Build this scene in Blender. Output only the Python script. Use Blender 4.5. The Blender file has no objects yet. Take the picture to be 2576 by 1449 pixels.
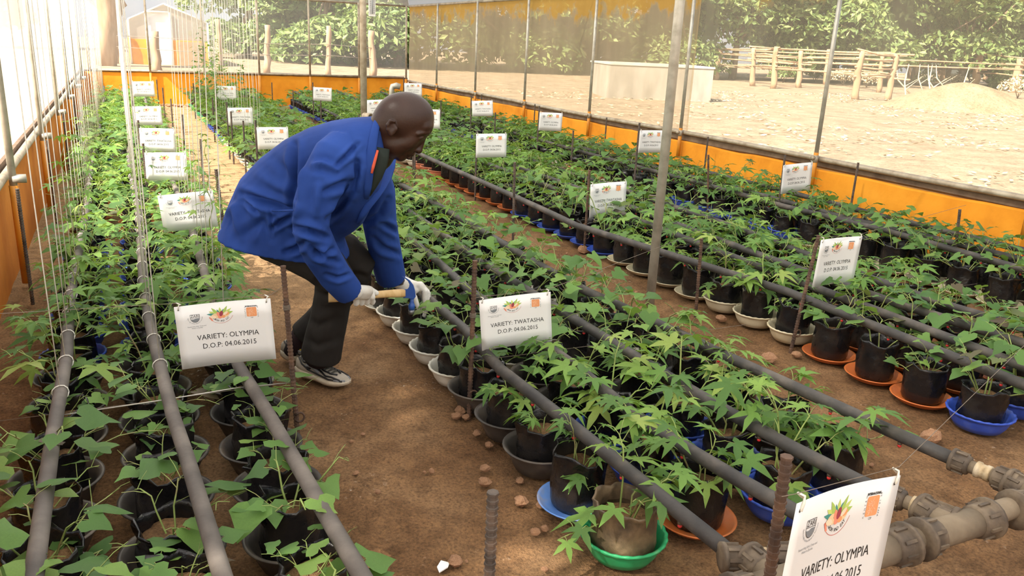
import bpy, math, random
import numpy as np
from mathutils import Vector, Matrix
random.seed(11)
RNG = np.random.RandomState(5)
pi = math.pi
SC = bpy.context.scene
COL = SC.collection

# ---------------------------------------------------------------- camera
PW, PH, FPX = 2576, 1449, 2012.0
CX, CY = PW / 2, PH / 2
HC = 1.55
_p, _r, _y = math.radians(16.93), math.radians(2.66), math.radians(25.94)
FW = np.array([math.sin(_y) * math.cos(_p), math.cos(_y) * math.cos(_p), -math.sin(_p)])
_rt = np.array([math.cos(_y), -math.sin(_y), 0.0])
_up = np.cross(_rt, FW)
RT = math.cos(_r) * _rt + math.sin(_r) * _up
UP = -math.sin(_r) * _rt + math.cos(_r) * _up
EYE = np.array([0, 0, HC])
cam = bpy.data.cameras.new('camera')
cam.sensor_width = 36.0
cam.lens = 36.0 * FPX / PW
cam.clip_start, cam.clip_end = 0.05, 500
cam_o = bpy.data.objects.new('camera', cam)
mw = Matrix.Identity(4)
for i in range(3):
    mw[i][0], mw[i][1], mw[i][2], mw[i][3] = RT[i], UP[i], -FW[i], EYE[i]
cam_o.matrix_world = mw
COL.objects.link(cam_o)
SC.camera = cam_o

# ---------------------------------------------------------------- light
SUN_EL, SUN_AZ = 46.0, 250.0        # azimuth: degrees clockwise from +Y, direction towards the sun
sd = Vector((math.sin(math.radians(SUN_AZ)) * math.cos(math.radians(SUN_EL)),
             math.cos(math.radians(SUN_AZ)) * math.cos(math.radians(SUN_EL)),
             math.sin(math.radians(SUN_EL))))
sun = bpy.data.lights.new('sun', 'SUN')
sun.energy = 10.0
sun.angle = math.radians(0.8)
sun.color = (1.0, 0.95, 0.86)
sun_o = bpy.data.objects.new('sun', sun)
sun_o.rotation_euler = sd.to_track_quat('Z', 'Y').to_euler()
COL.objects.link(sun_o)
world = bpy.data.worlds.new('world')
SC.world = world
world.use_nodes = True
wn = world.node_tree
wn.nodes.clear()
wo = wn.nodes.new('ShaderNodeOutputWorld')
wb = wn.nodes.new('ShaderNodeBackground')
sky = wn.nodes.new('ShaderNodeTexSky')
sky.sky_type = 'NISHITA'
sky.sun_disc = False
sky.sun_elevation = math.radians(SUN_EL)
sky.sun_rotation = math.radians(SUN_AZ)
sky.dust_density = 3.0
sky.air_density = 1.2
wn.links.new(sky.outputs[0], wb.inputs[0])
wb.inputs[1].default_value = 0.22
wn.links.new(wb.outputs[0], wo.inputs[0])
SC.view_settings.view_transform = 'Standard'
SC.view_settings.look = 'None'
SC.view_settings.gamma = 1.0
SC.view_settings.use_curve_mapping = False
SC.view_settings.exposure = 0.84

# ---------------------------------------------------------------- pixels to places
def ray(x, y):
    return FW + RT * (x - CX) / FPX - UP * (y - CY) / FPX
def at_z(x, y, z=0.0):
    d = ray(x, y); return EYE + d * (z - HC) / d[2]
def at_y(x, y, Y):
    d = ray(x, y); return EYE + d * Y / d[1]
def at_x(x, y, X):
    d = ray(x, y); return EYE + d * X / d[0]
WV = np.array([.31, .95, 0.0]); WV /= np.linalg.norm(WV)
def at_w(x, y, w):
    d = ray(x, y); return EYE + d * w / (d @ WV)
def proj(p):
    d = np.asarray(p, float) - EYE; a = d @ FW
    return CX + FPX * (d @ RT) / a, CY - FPX * (d @ UP) / a, a

# ---------------------------------------------------------------- mesh helpers
def mesh(name, V, F, mats=None, smooth=False, mi=None):
    me = bpy.data.meshes.new(name)
    me.from_pydata([tuple(map(float, v)) for v in V], [], [tuple(map(int, f)) for f in F])
    if mats is not None:
        for m in (mats if isinstance(mats, (list, tuple)) else [mats]):
            me.materials.append(m)
    if mi is not None:
        me.polygons.foreach_set('material_index', np.asarray(mi, dtype=np.int32))
    if smooth:
        me.polygons.foreach_set('use_smooth', np.ones(len(me.polygons), dtype=bool))
    me.update()
    return me
def obj(name, me, parent=None, loc=None, rot=None, scale=None, mtx=None):
    o = bpy.data.objects.new(name, me)
    COL.objects.link(o)
    if parent is not None: o.parent = parent
    if mtx is not None: o.matrix_local = mtx
    else:
        if loc is not None: o.location = tuple(map(float, loc))
        if rot is not None: o.rotation_euler = rot
        if scale is not None: o.scale = scale if hasattr(scale, '__len__') else (scale,) * 3
    return o
def tag(o, label, cat, group=None):
    o['label'] = label; o['category'] = cat
    if group: o['group'] = group
    return o
def thing(name, label, cat, loc=(0, 0, 0), rotz=0.0, group=None):
    o = obj(name, None, None, loc, (0, 0, rotz))
    o.empty_display_size = 0.05
    return tag(o, label, cat, group)
def struct(o):
    o['kind'] = 'structure'; return o
class MB:
    """collects primitives into one mesh"""
    def __init__(s): s.V = []; s.F = []; s.M = []
    def add(s, V, F, m=0):
        b = len(s.V); s.V += [tuple(v) for v in V]
        s.F += [tuple(i + b for i in f) for f in F]; s.M += [m] * len(F); return s
    def box(s, a, b, m=0):
        x0, y0, z0 = a; x1, y1, z1 = b
        V = [(x0,y0,z0),(x1,y0,z0),(x1,y1,z0),(x0,y1,z0),(x0,y0,z1),(x1,y0,z1),(x1,y1,z1),(x0,y1,z1)]
        return s.add(V, [(3,2,1,0),(4,5,6,7),(0,1,5,4),(1,2,6,5),(2,3,7,6),(3,0,4,7)], m)
    def tube(s, pts, r, n=8, m=0, cap=True, twist=0.0):
        V, F = tube_vf(pts, r, n, cap); return s.add(V, F, m)
    def lathe(s, prof, n=24, m=0, org=(0, 0, 0), axis=None):
        V, F = lathe_vf(prof, n)
        if axis is not None:
            q = Vector((0, 0, 1)).rotation_difference(Vector(axis)).to_matrix()
            V = [tuple(q @ Vector(v)) for v in V]
        V = [(v[0] + org[0], v[1] + org[1], v[2] + org[2]) for v in V]
        return s.add(V, F, m)
    def mesh(s, name, mats, smooth=True): return mesh(name, s.V, s.F, mats, smooth, s.M)
    def obj(s, name, mats, parent=None, smooth=True, **k): return obj(name, s.mesh(name, mats, smooth), parent, **k)
def tube_vf(pts, r, n=8, cap=True):
    P = [np.asarray(p, float) for p in pts]
    R = r if hasattr(r, '__len__') else [r] * len(P)
    V, F = [], []
    t0 = P[1] - P[0]; t0 = t0 / (np.linalg.norm(t0) + 1e-12)
    a = np.array([0, 0, 1.0]) if abs(t0[2]) < .9 else np.array([1.0, 0, 0])
    u = np.cross(a, t0); u /= np.linalg.norm(u)
    for i, p in enumerate(P):
        t = P[min(i + 1, len(P) - 1)] - P[max(i - 1, 0)]; t = t / (np.linalg.norm(t) + 1e-12)
        u = u - t * (u @ t); u /= (np.linalg.norm(u) + 1e-12)
        v = np.cross(t, u)
        for k in range(n):
            th = 2 * pi * k / n
            V.append(tuple(p + R[i] * (math.cos(th) * u + math.sin(th) * v)))
    for i in range(len(P) - 1):
        for k in range(n):
            F.append((i*n+k, i*n+(k+1) % n, (i+1)*n+(k+1) % n, (i+1)*n+k))
    if cap:
        F.append(tuple(range(n - 1, -1, -1))); F.append(tuple((len(P) - 1) * n + k for k in range(n)))
    return V, F
def lathe_vf(prof, n=24, fn=None):
    V, F = [], []
    for j, (r, z) in enumerate(prof):
        for k in range(n):
            th = 2 * pi * k / n
            rr, zz = (r, z) if fn is None else fn(r, z, th, j)
            V.append((rr * math.cos(th), rr * math.sin(th), zz))
    for j in range(len(prof) - 1):
        for k in range(n):
            F.append((j*n+k, j*n+(k+1) % n, (j+1)*n+(k+1) % n, (j+1)*n+k))
    if prof[0][0] > 1e-6: F.append(tuple(range(n - 1, -1, -1)))
    if prof[-1][0] > 1e-6: F.append(tuple((len(prof) - 1) * n + k for k in range(n)))
    return V, F
def loft_vf(rings, cap=True):
    n = len(rings[0]); V = [tuple(v) for r in rings for v in r]; F = []
    for j in range(len(rings) - 1):
        for k in range(n):
            F.append((j*n+k, j*n+(k+1) % n, (j+1)*n+(k+1) % n, (j+1)*n+k))
    if cap:
        F.append(tuple(range(n - 1, -1, -1))); F.append(tuple((len(rings) - 1) * n + k for k in range(n)))
    return V, F
_perm = np.random.RandomState(3).rand(256, 256)
def vn2(x, y):
    """smooth value noise, 0..1"""
    x = np.asarray(x, float); y = np.asarray(y, float)
    xi, yi = np.floor(x).astype(int), np.floor(y).astype(int)
    fx, fy = x - xi, y - yi
    fx = fx * fx * (3 - 2 * fx); fy = fy * fy * (3 - 2 * fy)
    g = lambda i, j: _perm[i % 256, j % 256]
    return (g(xi, yi) * (1-fx) * (1-fy) + g(xi+1, yi) * fx * (1-fy) + g(xi, yi+1) * (1-fx) * fy + g(xi+1, yi+1) * fx * fy)
def surfnets(xs, ys, zs, F):
    """naive surface nets on a rectilinear grid; inside is F < 0"""
    s = F < 0
    nx, ny, nz = F.shape
    acc = np.zeros((nx-1, ny-1, nz-1, 3)); cnt = np.zeros((nx-1, ny-1, nz-1))
    X, Y, Z = np.meshgrid(xs, ys, zs, indexing='ij')
    G = np.stack([X, Y, Z], -1)
    offs = [(0,0,0),(1,0,0),(0,1,0),(0,0,1),(1,1,0),(1,0,1),(0,1,1),(1,1,1)]
    sl = lambda o: (slice(o[0], nx-1+o[0]), slice(o[1], ny-1+o[1]), slice(o[2], nz-1+o[2]))
    for a in offs:
        for d in range(3):
            if a[d]: continue
            b = list(a); b[d] = 1; b = tuple(b)
            fa, fb = F[sl(a)], F[sl(b)]
            m = (fa < 0) != (fb < 0)
            t = np.where(m, fa / np.where(m, fa - fb, 1), 0)[..., None]
            acc += np.where(m[..., None], G[sl(a)] * (1 - t) + G[sl(b)] * t, 0); cnt += m
    act = cnt > 0
    idx = -np.ones(act.shape, int); idx[act] = np.arange(act.sum())
    V = acc[act] / cnt[act][:, None]
    Fq = []
    def quads(m, c, flip):
        q = np.stack([idx[c[0]][m], idx[c[1]][m], idx[c[2]][m], idx[c[3]][m]], -1)
        f = flip[m]; q[f] = q[f][:, ::-1]; Fq.append(q)
    m = s[:-1, 1:-1, 1:-1] != s[1:, 1:-1, 1:-1]; fl = ~s[:-1, 1:-1, 1:-1]
    A = slice(None); L = slice(0, -1); H = slice(1, None)
    quads(m, [(A, L, L), (A, H, L), (A, H, H), (A, L, H)], fl)
    m = s[1:-1, :-1, 1:-1] != s[1:-1, 1:, 1:-1]; fl = s[1:-1, :-1, 1:-1]
    quads(m, [(L, A, L), (H, A, L), (H, A, H), (L, A, H)], fl)
    m = s[1:-1, 1:-1, :-1] != s[1:-1, 1:-1, 1:]; fl = ~s[1:-1, 1:-1, :-1]
    quads(m, [(L, L, A), (H, L, A), (H, H, A), (L, H, A)], fl)
    return V, np.concatenate(Fq)

# ---------------------------------------------------------------- materials
def new_mat(name):
    m = bpy.data.materials.new(name); m.use_nodes = True
    nt = m.node_tree; nt.nodes.clear()
    out = nt.nodes.new('ShaderNodeOutputMaterial')
    return m, nt, out
def N(nt, t, **k):
    n = nt.nodes.new(t)
    for a, v in k.items(): setattr(n, a, v)
    return n
def noise(nt, scale, detail=4, rough=.55, rnd=True, coord='Object', stretch=None):
    tc = N(nt, 'ShaderNodeTexCoord')
    no = N(nt, 'ShaderNodeTexNoise', noise_dimensions='4D')
    no.inputs['Scale'].default_value = scale; no.inputs['Detail'].default_value = detail
    no.inputs['Roughness'].default_value = rough
    src = tc.outputs[coord]
    if stretch:
        mp = N(nt, 'ShaderNodeMapping'); mp.inputs['Scale'].default_value = stretch
        nt.links.new(src, mp.inputs[0]); src = mp.outputs[0]
    nt.links.new(src, no.inputs['Vector'])
    if rnd:
        oi = N(nt, 'ShaderNodeObjectInfo'); ml = N(nt, 'ShaderNodeMath', operation='MULTIPLY')
        ml.inputs[1].default_value = 37.0
        nt.links.new(oi.outputs['Random'], ml.inputs[0]); nt.links.new(ml.outputs[0], no.inputs['W'])
    return no
def ramp(nt, src, stops):
    r = N(nt, 'ShaderNodeValToRGB')
    el = r.color_ramp.elements
    while len(el) > 2: el.remove(el[-1])
    while len(el) < len(stops): el.new(.5)
    for e, (p, c) in zip(el, stops):
        e.position = p; e.color = (c[0], c[1], c[2], 1)
    nt.links.new(src, r.inputs[0])
    return r
def pbr(name, stops, scale=6, rough=.6, metal=0.0, bump=0.0, bscale=None, detail=4, spec=.5, rnd=True,
        coord='Object', stretch=None, rough_var=0.0, coat=0.0, transl=None):
    """principled surface; stops = colours over a noise field"""
    m, nt, out = new_mat(name)
    b = N(nt, 'ShaderNodeBsdfPrincipled')
    b.inputs['Roughness'].default_value = rough; b.inputs['Metallic'].default_value = metal
    b.inputs['Specular IOR Level'].default_value = spec
    b.inputs['Coat Weight'].default_value = coat
    if not isinstance(stops[0], (tuple, list)): stops = [stops]
    if len(stops) == 1 and not bump:
        b.inputs['Base Color'].default_value = (*stops[0][:3], 1)
    else:
        no = noise(nt, scale, detail, rnd=rnd, coord=coord, stretch=stretch)
        if len(stops) == 1: st = [(0, stops[0]), (1, stops[0])]
        elif len(stops[0]) == 2: st = stops
        else: st = [(.3 + .4 * i / (len(stops) - 1), c) for i, c in enumerate(stops)]
        r = ramp(nt, no.outputs['Fac'], st)
        nt.links.new(r.outputs[0], b.inputs['Base Color'])
        if rough_var:
            mr = N(nt, 'ShaderNodeMapRange'); mr.inputs[3].default_value = rough - rough_var; mr.inputs[4].default_value = rough + rough_var
            nt.links.new(no.outputs['Fac'], mr.inputs[0]); nt.links.new(mr.outputs[0], b.inputs['Roughness'])
        if bump:
            nb = noise(nt, bscale or scale * 4, 5, rnd=rnd, coord=coord, stretch=stretch)
            bp = N(nt, 'ShaderNodeBump'); bp.inputs['Strength'].default_value = bump; bp.inputs['Distance'].default_value = .01
            nt.links.new(nb.outputs['Fac'], bp.inputs['Height']); nt.links.new(bp.outputs[0], b.inputs['Normal'])
    nt.links.new(b.outputs[0], out.inputs[0])
    return m
def leaf_mat(name, stops, tr=(.42, .62, .06), trf=.3):
    m, nt, out = new_mat(name)
    oi = N(nt, 'ShaderNodeObjectInfo'); ge = N(nt, 'ShaderNodeNewGeometry')
    ad = N(nt, 'ShaderNodeMath', operation='ADD'); fr = N(nt, 'ShaderNodeMath', operation='FRACT')
    nt.links.new(oi.outputs['Random'], ad.inputs[0]); nt.links.new(ge.outputs['Random Per Island'], ad.inputs[1])
    nt.links.new(ad.outputs[0], fr.inputs[0])
    r = ramp(nt, fr.outputs[0], stops)
    b = N(nt, 'ShaderNodeBsdfPrincipled'); b.inputs['Roughness'].default_value = .55
    b.inputs['Specular IOR Level'].default_value = .28
    no = noise(nt, 30, 3); mx = N(nt, 'ShaderNodeMix', data_type='RGBA', blend_type='MULTIPLY')
    rr = ramp(nt, no.outputs['Fac'], [(.3, (.8, .82, .8)), (.7, (1.1, 1.1, 1.0))])
    mx.inputs[0].default_value = .7
    nt.links.new(r.outputs[0], mx.inputs[6]); nt.links.new(rr.outputs[0], mx.inputs[7])
    nt.links.new(mx.outputs[2], b.inputs['Base Color'])
    t = N(nt, 'ShaderNodeBsdfTranslucent')
    m2 = N(nt, 'ShaderNodeMix', data_type='RGBA', blend_type='MIX'); m2.inputs[0].default_value = .5
    m2.inputs[7].default_value = (*tr, 1)
    nt.links.new(mx.outputs[2], m2.inputs[6]); nt.links.new(m2.outputs[2], t.inputs[0])
    ms = N(nt, 'ShaderNodeMixShader'); ms.inputs[0].default_value = trf
    nt.links.new(b.outputs[0], ms.inputs[1]); nt.links.new(t.outputs[0], ms.inputs[2])
    nt.links.new(ms.outputs[0], out.inputs[0])
    return m
def film_mat(name, lo, hi, col=(.95, .9, .8), tint=(1, .97, .9), stain=None, scale=(1, 1, .25), nsc=.9):
    """plastic sheet: clear share + milky share (lo..hi over a streaky noise), optional stain band above z = stain"""
    m, nt, out = new_mat(name)
    no = noise(nt, nsc, 5, .6, rnd=False, coord='Object', stretch=scale)
    mr = N(nt, 'ShaderNodeMapRange'); mr.inputs[1].default_value = .3; mr.inputs[2].default_value = .7
    mr.inputs[3].default_value = lo; mr.inputs[4].default_value = hi
    nt.links.new(no.outputs['Fac'], mr.inputs[0])
    fac = mr.outputs[0]
    tr = N(nt, 'ShaderNodeBsdfTransparent'); tr.inputs[0].default_value = (*tint, 1)
    di = N(nt, 'ShaderNodeBsdfDiffuse'); tl = N(nt, 'ShaderNodeBsdfTranslucent')
    csrc = None
    if stain is not None:
        tc = N(nt, 'ShaderNodeTexCoord'); sx = N(nt, 'ShaderNodeSeparateXYZ'); nt.links.new(tc.outputs['Object'], sx.inputs[0])
        n2 = noise(nt, 2.6, 6, .65, rnd=False)
        ad = N(nt, 'ShaderNodeMath', operation='MULTIPLY_ADD'); ad.inputs[1].default_value = 1.3
        nt.links.new(n2.outputs['Fac'], ad.inputs[0]); nt.links.new(sx.outputs[2], ad.inputs[2])
        m3 = N(nt, 'ShaderNodeMapRange'); m3.inputs[1].default_value = stain + .66; m3.inputs[2].default_value = stain + .80
        nt.links.new(ad.outputs[0], m3.inputs[0])
        mx = N(nt, 'ShaderNodeMix', data_type='RGBA'); mx.inputs[6].default_value = (*col, 1); mx.inputs[7].default_value = (.62, .36, .09, 1)
        nt.links.new(m3.outputs[0], mx.inputs[0]); csrc = mx.outputs[2]
        f2 = N(nt, 'ShaderNodeMath', operation='MULTIPLY_ADD', use_clamp=True); f2.inputs[1].default_value = .35
        nt.links.new(m3.outputs[0], f2.inputs[0]); nt.links.new(fac, f2.inputs[2]); fac = f2.outputs[0]
    for s in (di, tl):
        if csrc is None: s.inputs[0].default_value = (*col, 1)
        else: nt.links.new(csrc, s.inputs[0])
    m1 = N(nt, 'ShaderNodeMixShader'); m1.inputs[0].default_value = .65
    nt.links.new(di.outputs[0], m1.inputs[1]); nt.links.new(tl.outputs[0], m1.inputs[2])
    m2 = N(nt, 'ShaderNodeMixShader'); nt.links.new(fac, m2.inputs[0])
    nt.links.new(tr.outputs[0], m2.inputs[1]); nt.links.new(m1.outputs[0], m2.inputs[2])
    nt.links.new(m2.outputs[0], out.inputs[0])
    return m

def soil_mat(name, c, white=.0, grain=90, dry=None):
    m, nt, out = new_mat(name)
    b = N(nt, 'ShaderNodeBsdfPrincipled'); b.inputs['Roughness'].default_value = .95; b.inputs['Specular IOR Level'].default_value = .15
    big = noise(nt, 1.6, 5, rnd=False); r1 = ramp(nt, big.outputs['Fac'], [(.3, c[0]), (.5, c[1]), (.72, c[2])])
    sm = noise(nt, grain, 4, .7, rnd=False); r2 = ramp(nt, sm.outputs['Fac'], [(.3, (.45, .45, .45)), (.5, (1, 1, 1)), (.66, (1.35, 1.3, 1.2)), (.76, (2.4, 2.3, 2.1))])
    mx = N(nt, 'ShaderNodeMix', data_type='RGBA', blend_type='MULTIPLY'); mx.inputs[0].default_value = 1
    nt.links.new(r1.outputs[0], mx.inputs[6]); nt.links.new(r2.outputs[0], mx.inputs[7])
    if dry:  # sunlight on the far left aisle, painted in as paler dry soil
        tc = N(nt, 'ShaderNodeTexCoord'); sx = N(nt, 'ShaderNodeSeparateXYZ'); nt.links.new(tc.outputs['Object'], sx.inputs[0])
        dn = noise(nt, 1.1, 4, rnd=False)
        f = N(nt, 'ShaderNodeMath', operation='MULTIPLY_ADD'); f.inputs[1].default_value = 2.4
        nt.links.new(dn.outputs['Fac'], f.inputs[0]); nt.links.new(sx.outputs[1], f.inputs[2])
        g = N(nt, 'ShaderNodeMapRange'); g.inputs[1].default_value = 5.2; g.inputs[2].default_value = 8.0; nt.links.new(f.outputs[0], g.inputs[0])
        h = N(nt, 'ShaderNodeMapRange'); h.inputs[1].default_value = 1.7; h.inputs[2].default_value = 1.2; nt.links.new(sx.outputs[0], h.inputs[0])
        aisle_sun = N(nt, 'ShaderNodeMath', operation='MULTIPLY'); nt.links.new(g.outputs[0], aisle_sun.inputs[0]); nt.links.new(h.outputs[0], aisle_sun.inputs[1])
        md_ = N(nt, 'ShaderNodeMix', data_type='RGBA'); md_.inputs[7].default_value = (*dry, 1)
        nt.links.new(aisle_sun.outputs[0], md_.inputs[0]); nt.links.new(r1.outputs[0], md_.inputs[6]); nt.links.new(md_.outputs[2], mx.inputs[6])
    md = noise(nt, 11, 5, .65, rnd=False); r3 = ramp(nt, md.outputs['Fac'], [(.32, (.62, .6, .58)), (.52, (1, 1, 1)), (.7, (1.22, 1.2, 1.15))])
    mz = N(nt, 'ShaderNodeMix', data_type='RGBA', blend_type='MULTIPLY'); mz.inputs[0].default_value = 1
    nt.links.new(mx.outputs[2], mz.inputs[6]); nt.links.new(r3.outputs[0], mz.inputs[7])
    last = mz.outputs[2]
    if white:
        w1 = noise(nt, 2.3, 3, rnd=False); w2 = noise(nt, 45, 4, .7, rnd=False)
        a = ramp(nt, w1.outputs['Fac'], [(.56, (0, 0, 0)), (.66, (1, 1, 1))]); d = ramp(nt, w2.outputs['Fac'], [(.6, (0, 0, 0)), (.68, (1, 1, 1))])
        mm = N(nt, 'ShaderNodeMath', operation='MULTIPLY'); nt.links.new(a.outputs[0], mm.inputs[0]); nt.links.new(d.outputs[0], mm.inputs[1])
        m4 = N(nt, 'ShaderNodeMix', data_type='RGBA'); m4.inputs[7].default_value = (.75, .7, .62, 1)
        nt.links.new(mm.outputs[0], m4.inputs[0]); nt.links.new(last, m4.inputs[6]); last = m4.outputs[2]
    nt.links.new(last, b.inputs['Base Color'])
    bp = N(nt, 'ShaderNodeBump'); bp.inputs['Strength'].default_value = 1.0; bp.inputs['Distance'].default_value = .012
    nt.links.new(sm.outputs['Fac'], bp.inputs['Height']); nt.links.new(bp.outputs[0], b.inputs['Normal'])
    nt.links.new(b.outputs[0], out.inputs[0])
    return m
MT = {}
MT['soil_floor'] = soil_mat('red_brown_soil', ((.135, .068, .031), (.22, .122, .06), (.32, .195, .105)), white=1, dry=(.42, .28, .155))  # pale aisle tone is dry sand and painted sunlight together
MT['soil_out'] = soil_mat('dry_sand', ((.21, .15, .098), (.28, .21, .143), (.36, .285, .205)), grain=40)
MT['soil_pot'] = soil_mat('potting_soil', ((.16, .09, .045), (.24, .14, .07), (.33, .2, .1)), grain=120)
MT['mound'] = soil_mat('sandy_mound', ((.22, .15, .09), (.28, .2, .125), (.34, .25, .16)), grain=30)
MT['orange'] = pbr('orange_plaster', [(.62, .21, .012), (.78, .30, .02), (.86, .36, .03)], 2.2, .8, bump=.35, bscale=18, rnd=False, spec=.25)
MT['orange_dark'] = pbr('dark_orange_plaster', [(.42, .13, .02), (.58, .2, .03), (.68, .27, .05)], 1.8, .85, bump=.4, bscale=15, rnd=False, spec=.2)  # darker orange than the other walls, used on the left wall
MT['orange_paint'] = pbr('orange_gloss_paint', [(.7, .28, .02), (.55, .2, .02)], 8, .5)
MT['galv'] = pbr('galvanised_steel', [(.36, .33, .27), (.50, .47, .40), (.58, .55, .48)], 14, .45, .35, bump=.1, bscale=60)
MT['galv_dirty'] = pbr('dusty_galvanised_steel', [(.26, .2, .13), (.42, .35, .26), (.52, .46, .36)], 9, .6, .35, bump=.2, bscale=50)
MT['rust'] = pbr('rusty_steel', [(.06, .038, .03), (.12, .07, .048), (.2, .11, .065)], 22, .75, .25, bump=.4, bscale=90)
MT['rust_dark'] = pbr('dark_weathered_steel', [(.05, .04, .035), (.11, .085, .07), (.18, .12, .085)], 24, .7, .3, bump=.4, bscale=90)
MT['pipe'] = pbr('dusty_black_polyethylene', [(.032, .030, .030), (.058, .052, .048), (.125, .105, .088)], 8, .6, bump=.15, bscale=60, spec=.35)
MT['pipe_grey'] = pbr('dust_grey_polyethylene', [(.075, .066, .06), (.125, .108, .096), (.2, .172, .148)], 6, .7, bump=.15, bscale=60, spec=.25)
MT['pipe_tan'] = pbr('dust_coated_pipe', [(.11, .082, .056), (.17, .13, .088), (.23, .178, .122)], 9, .75, bump=.2, bscale=70, spec=.25)
MT['coupling'] = pbr('dusty_dark_plastic', [(.05, .038, .03), (.11, .08, .055), (.2, .15, .1)], 16, .65, bump=.2, bscale=60, spec=.35)
MT['brass'] = pbr('dusty_brass', [(.32, .22, .12), (.45, .34, .2), (.6, .5, .36)], 22, .6, .25, bump=.3, bscale=80)
MT['red_plastic'] = pbr('red_plastic', [(.62, .03, .03)], rough=.4)
MT['bag'] = pbr('black_plastic_film', [(.005, .005, .006), (.010, .009, .010), (.026, .021, .017)], 9, .27, bump=.9, bscale=15, spec=.5, rough_var=.1)
MT['bag_dirty'] = pbr('mud_smeared_plastic_film', [(.03, .025, .02), (.14, .095, .055), (.26, .18, .1)], 14, .5, bump=.6, bscale=26)
MT['white_plastic'] = pbr('aged_white_plastic', [(.52, .45, .34), (.72, .68, .58), (.8, .78, .7)], 9, .45, spec=.4)
MT['cream_plastic'] = pbr('cream_plastic', [(.6, .5, .32), (.74, .66, .48)], 9, .4)
MT['blue_plastic'] = pbr('blue_plastic', [(.025, .06, .36), (.035, .09, .52), (.12, .17, .5)], 8, .42)
MT['lblue_plastic'] = pbr('light_blue_plastic', [(.08, .2, .6), (.14, .3, .72), (.4, .36, .36)], 8, .4)
MT['orange_plastic'] = pbr('orange_plastic', [(.5, .12, .03), (.66, .17, .04), (.5, .2, .08)], 8, .42)
MT['pink_plastic'] = pbr('salmon_plastic', [(.75, .24, .14), (.8, .3, .18)], 8, .42)
MT['black_plastic'] = pbr('dusty_black_plastic', [(.03, .026, .024), (.07, .058, .05), (.2, .16, .125)], 6, .45, bump=.1, bscale=40)
MT['green_plastic'] = pbr('green_plastic', [(.02, .28, .10), (.03, .42, .16), (.25, .3, .15)], 10, .42)
MT['string'] = pbr('white_cotton_string', [(.7, .66, .56), (.85, .82, .74)], 60, .9)
MT['wire'] = pbr('thin_tie_wire', [(.16, .12, .09), (.26, .21, .16)], 40, .6, .3)
MT['wire_pale'] = pbr('pale_tie_wire', [(.5, .46, .4), (.62, .58, .52)], 40, .5, .3)
MT['vine'] = pbr('green_stem', [(.16, .22, .05), (.26, .34, .09), (.24, .17, .08)], 12, .6)
MT['paper'] = pbr('laminated_white_paper', [(.82, .81, .8)], rough=.35, coat=.3)
MT['ink'] = pbr('black_ink', [(.02, .02, .022)], rough=.5)
MT['ink_grey'] = pbr('grey_ink', [(.22, .24, .26)], rough=.5)
MT['ink_red'] = pbr('red_ink', [(.55, .12, .09)], rough=.5)
MT['hole'] = pbr('dark_punched_hole', [(.05, .04, .035)], rough=.9)
for nm, c in (('orange_ink', (.86, .36, .16)), ('pale_orange_ink', (.92, .56, .36)), ('leaf_green_ink', (.42, .6, .14)), ('teal_ink', (.06, .3, .26)), ('lime_ink', (.6, .72, .2)),
              ('tan_ink', (.85, .62, .36)), ('maroon_ink', (.35, .05, .08)), ('peach_ink', (.93, .72, .52)), ('coral_ink', (.86, .3, .2))):
    MT[nm] = pbr(nm, [c], rough=.5)
MT['leaf_palm'] = leaf_mat('lobed_leaf', [(0, (.075, .16, .042)), (.4, (.115, .23, .052)), (.75, (.17, .31, .065)), (.93, (.26, .39, .085)), (1, (.34, .42, .11))])
MT['leaf_heart'] = leaf_mat('heart_leaf', [(0, (.07, .15, .045)), (.45, (.11, .22, .06)), (.8, (.155, .29, .07)), (.92, (.22, .35, .08)), (.965, (.13, .15, .065)), (1, (.12, .08, .06))])
MT['leaf_tree'] = leaf_mat('tree_leaf', [(0, (.07, .12, .04)), (.5, (.14, .2, .07)), (.85, (.22, .28, .1)), (1, (.34, .38, .18))], trf=.25)
MT['bark'] = pbr('grey_brown_bark', [(.12, .08, .05), (.24, .17, .11), (.34, .26, .18)], 6, .9, bump=.6, bscale=14, stretch=(1, 1, .25))
MT['log'] = pbr('weathered_log', [(.24, .145, .08), (.34, .22, .13), (.43, .3, .2)], 5, .85, bump=.5, bscale=16, stretch=(1, 1, .2))
MT['cement'] = pbr('stained_cement', [(.2, .18, .155), (.3, .275, .24), (.4, .37, .33)], 1.6, .85, bump=.25, bscale=22, stretch=(1, 1, .35))
MT['cement_top'] = pbr('sunlit_cement', [(.42, .4, .37), (.52, .5, .47)], 3, .85)  # tank rim paler than its walls: sunlight painted into the colour
MT['stone'] = pbr('reddish_stone', [(.22, .1, .055), (.36, .19, .1), (.46, .28, .16)], 14, .9, bump=.5, bscale=50)
MT['straw'] = pbr('dry_straw', [(.46, .36, .21), (.58, .48, .32)], 8, .9)
MT['strip'] = pbr('brown_rolled_film', [(.1, .06, .035), (.17, .11, .07), (.24, .17, .11)], 6, .8, bump=.3, bscale=30, rnd=False)
MT['white_door'] = pbr('white_painted_metal', [(.86, .86, .84), (.8, .79, .76)], 3, .5)
MT['wall_shade'] = pbr('brown_wall_shade', [(.3, .19, .1), (.4, .26, .14)], 4, .7)  # brown for the shade painted on the far greenhouse's low wall
MT['film_roof'] = film_mat('milky_roof_film', .90, .96, (.54, .53, .5), (1, .99, .96), scale=(1, .3, 1))
MT['film_left'] = film_mat('milky_left_film', .34, .46, (.80, .73, .61), (1, .97, .92), scale=(1, .6, .2), nsc=1.4)
MT['film_right'] = film_mat('dirty_right_film', .22, .38, (.80, .68, .48), (1, .95, .85), stain=2.14, scale=(1, 1, .22), nsc=1.1)
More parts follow.
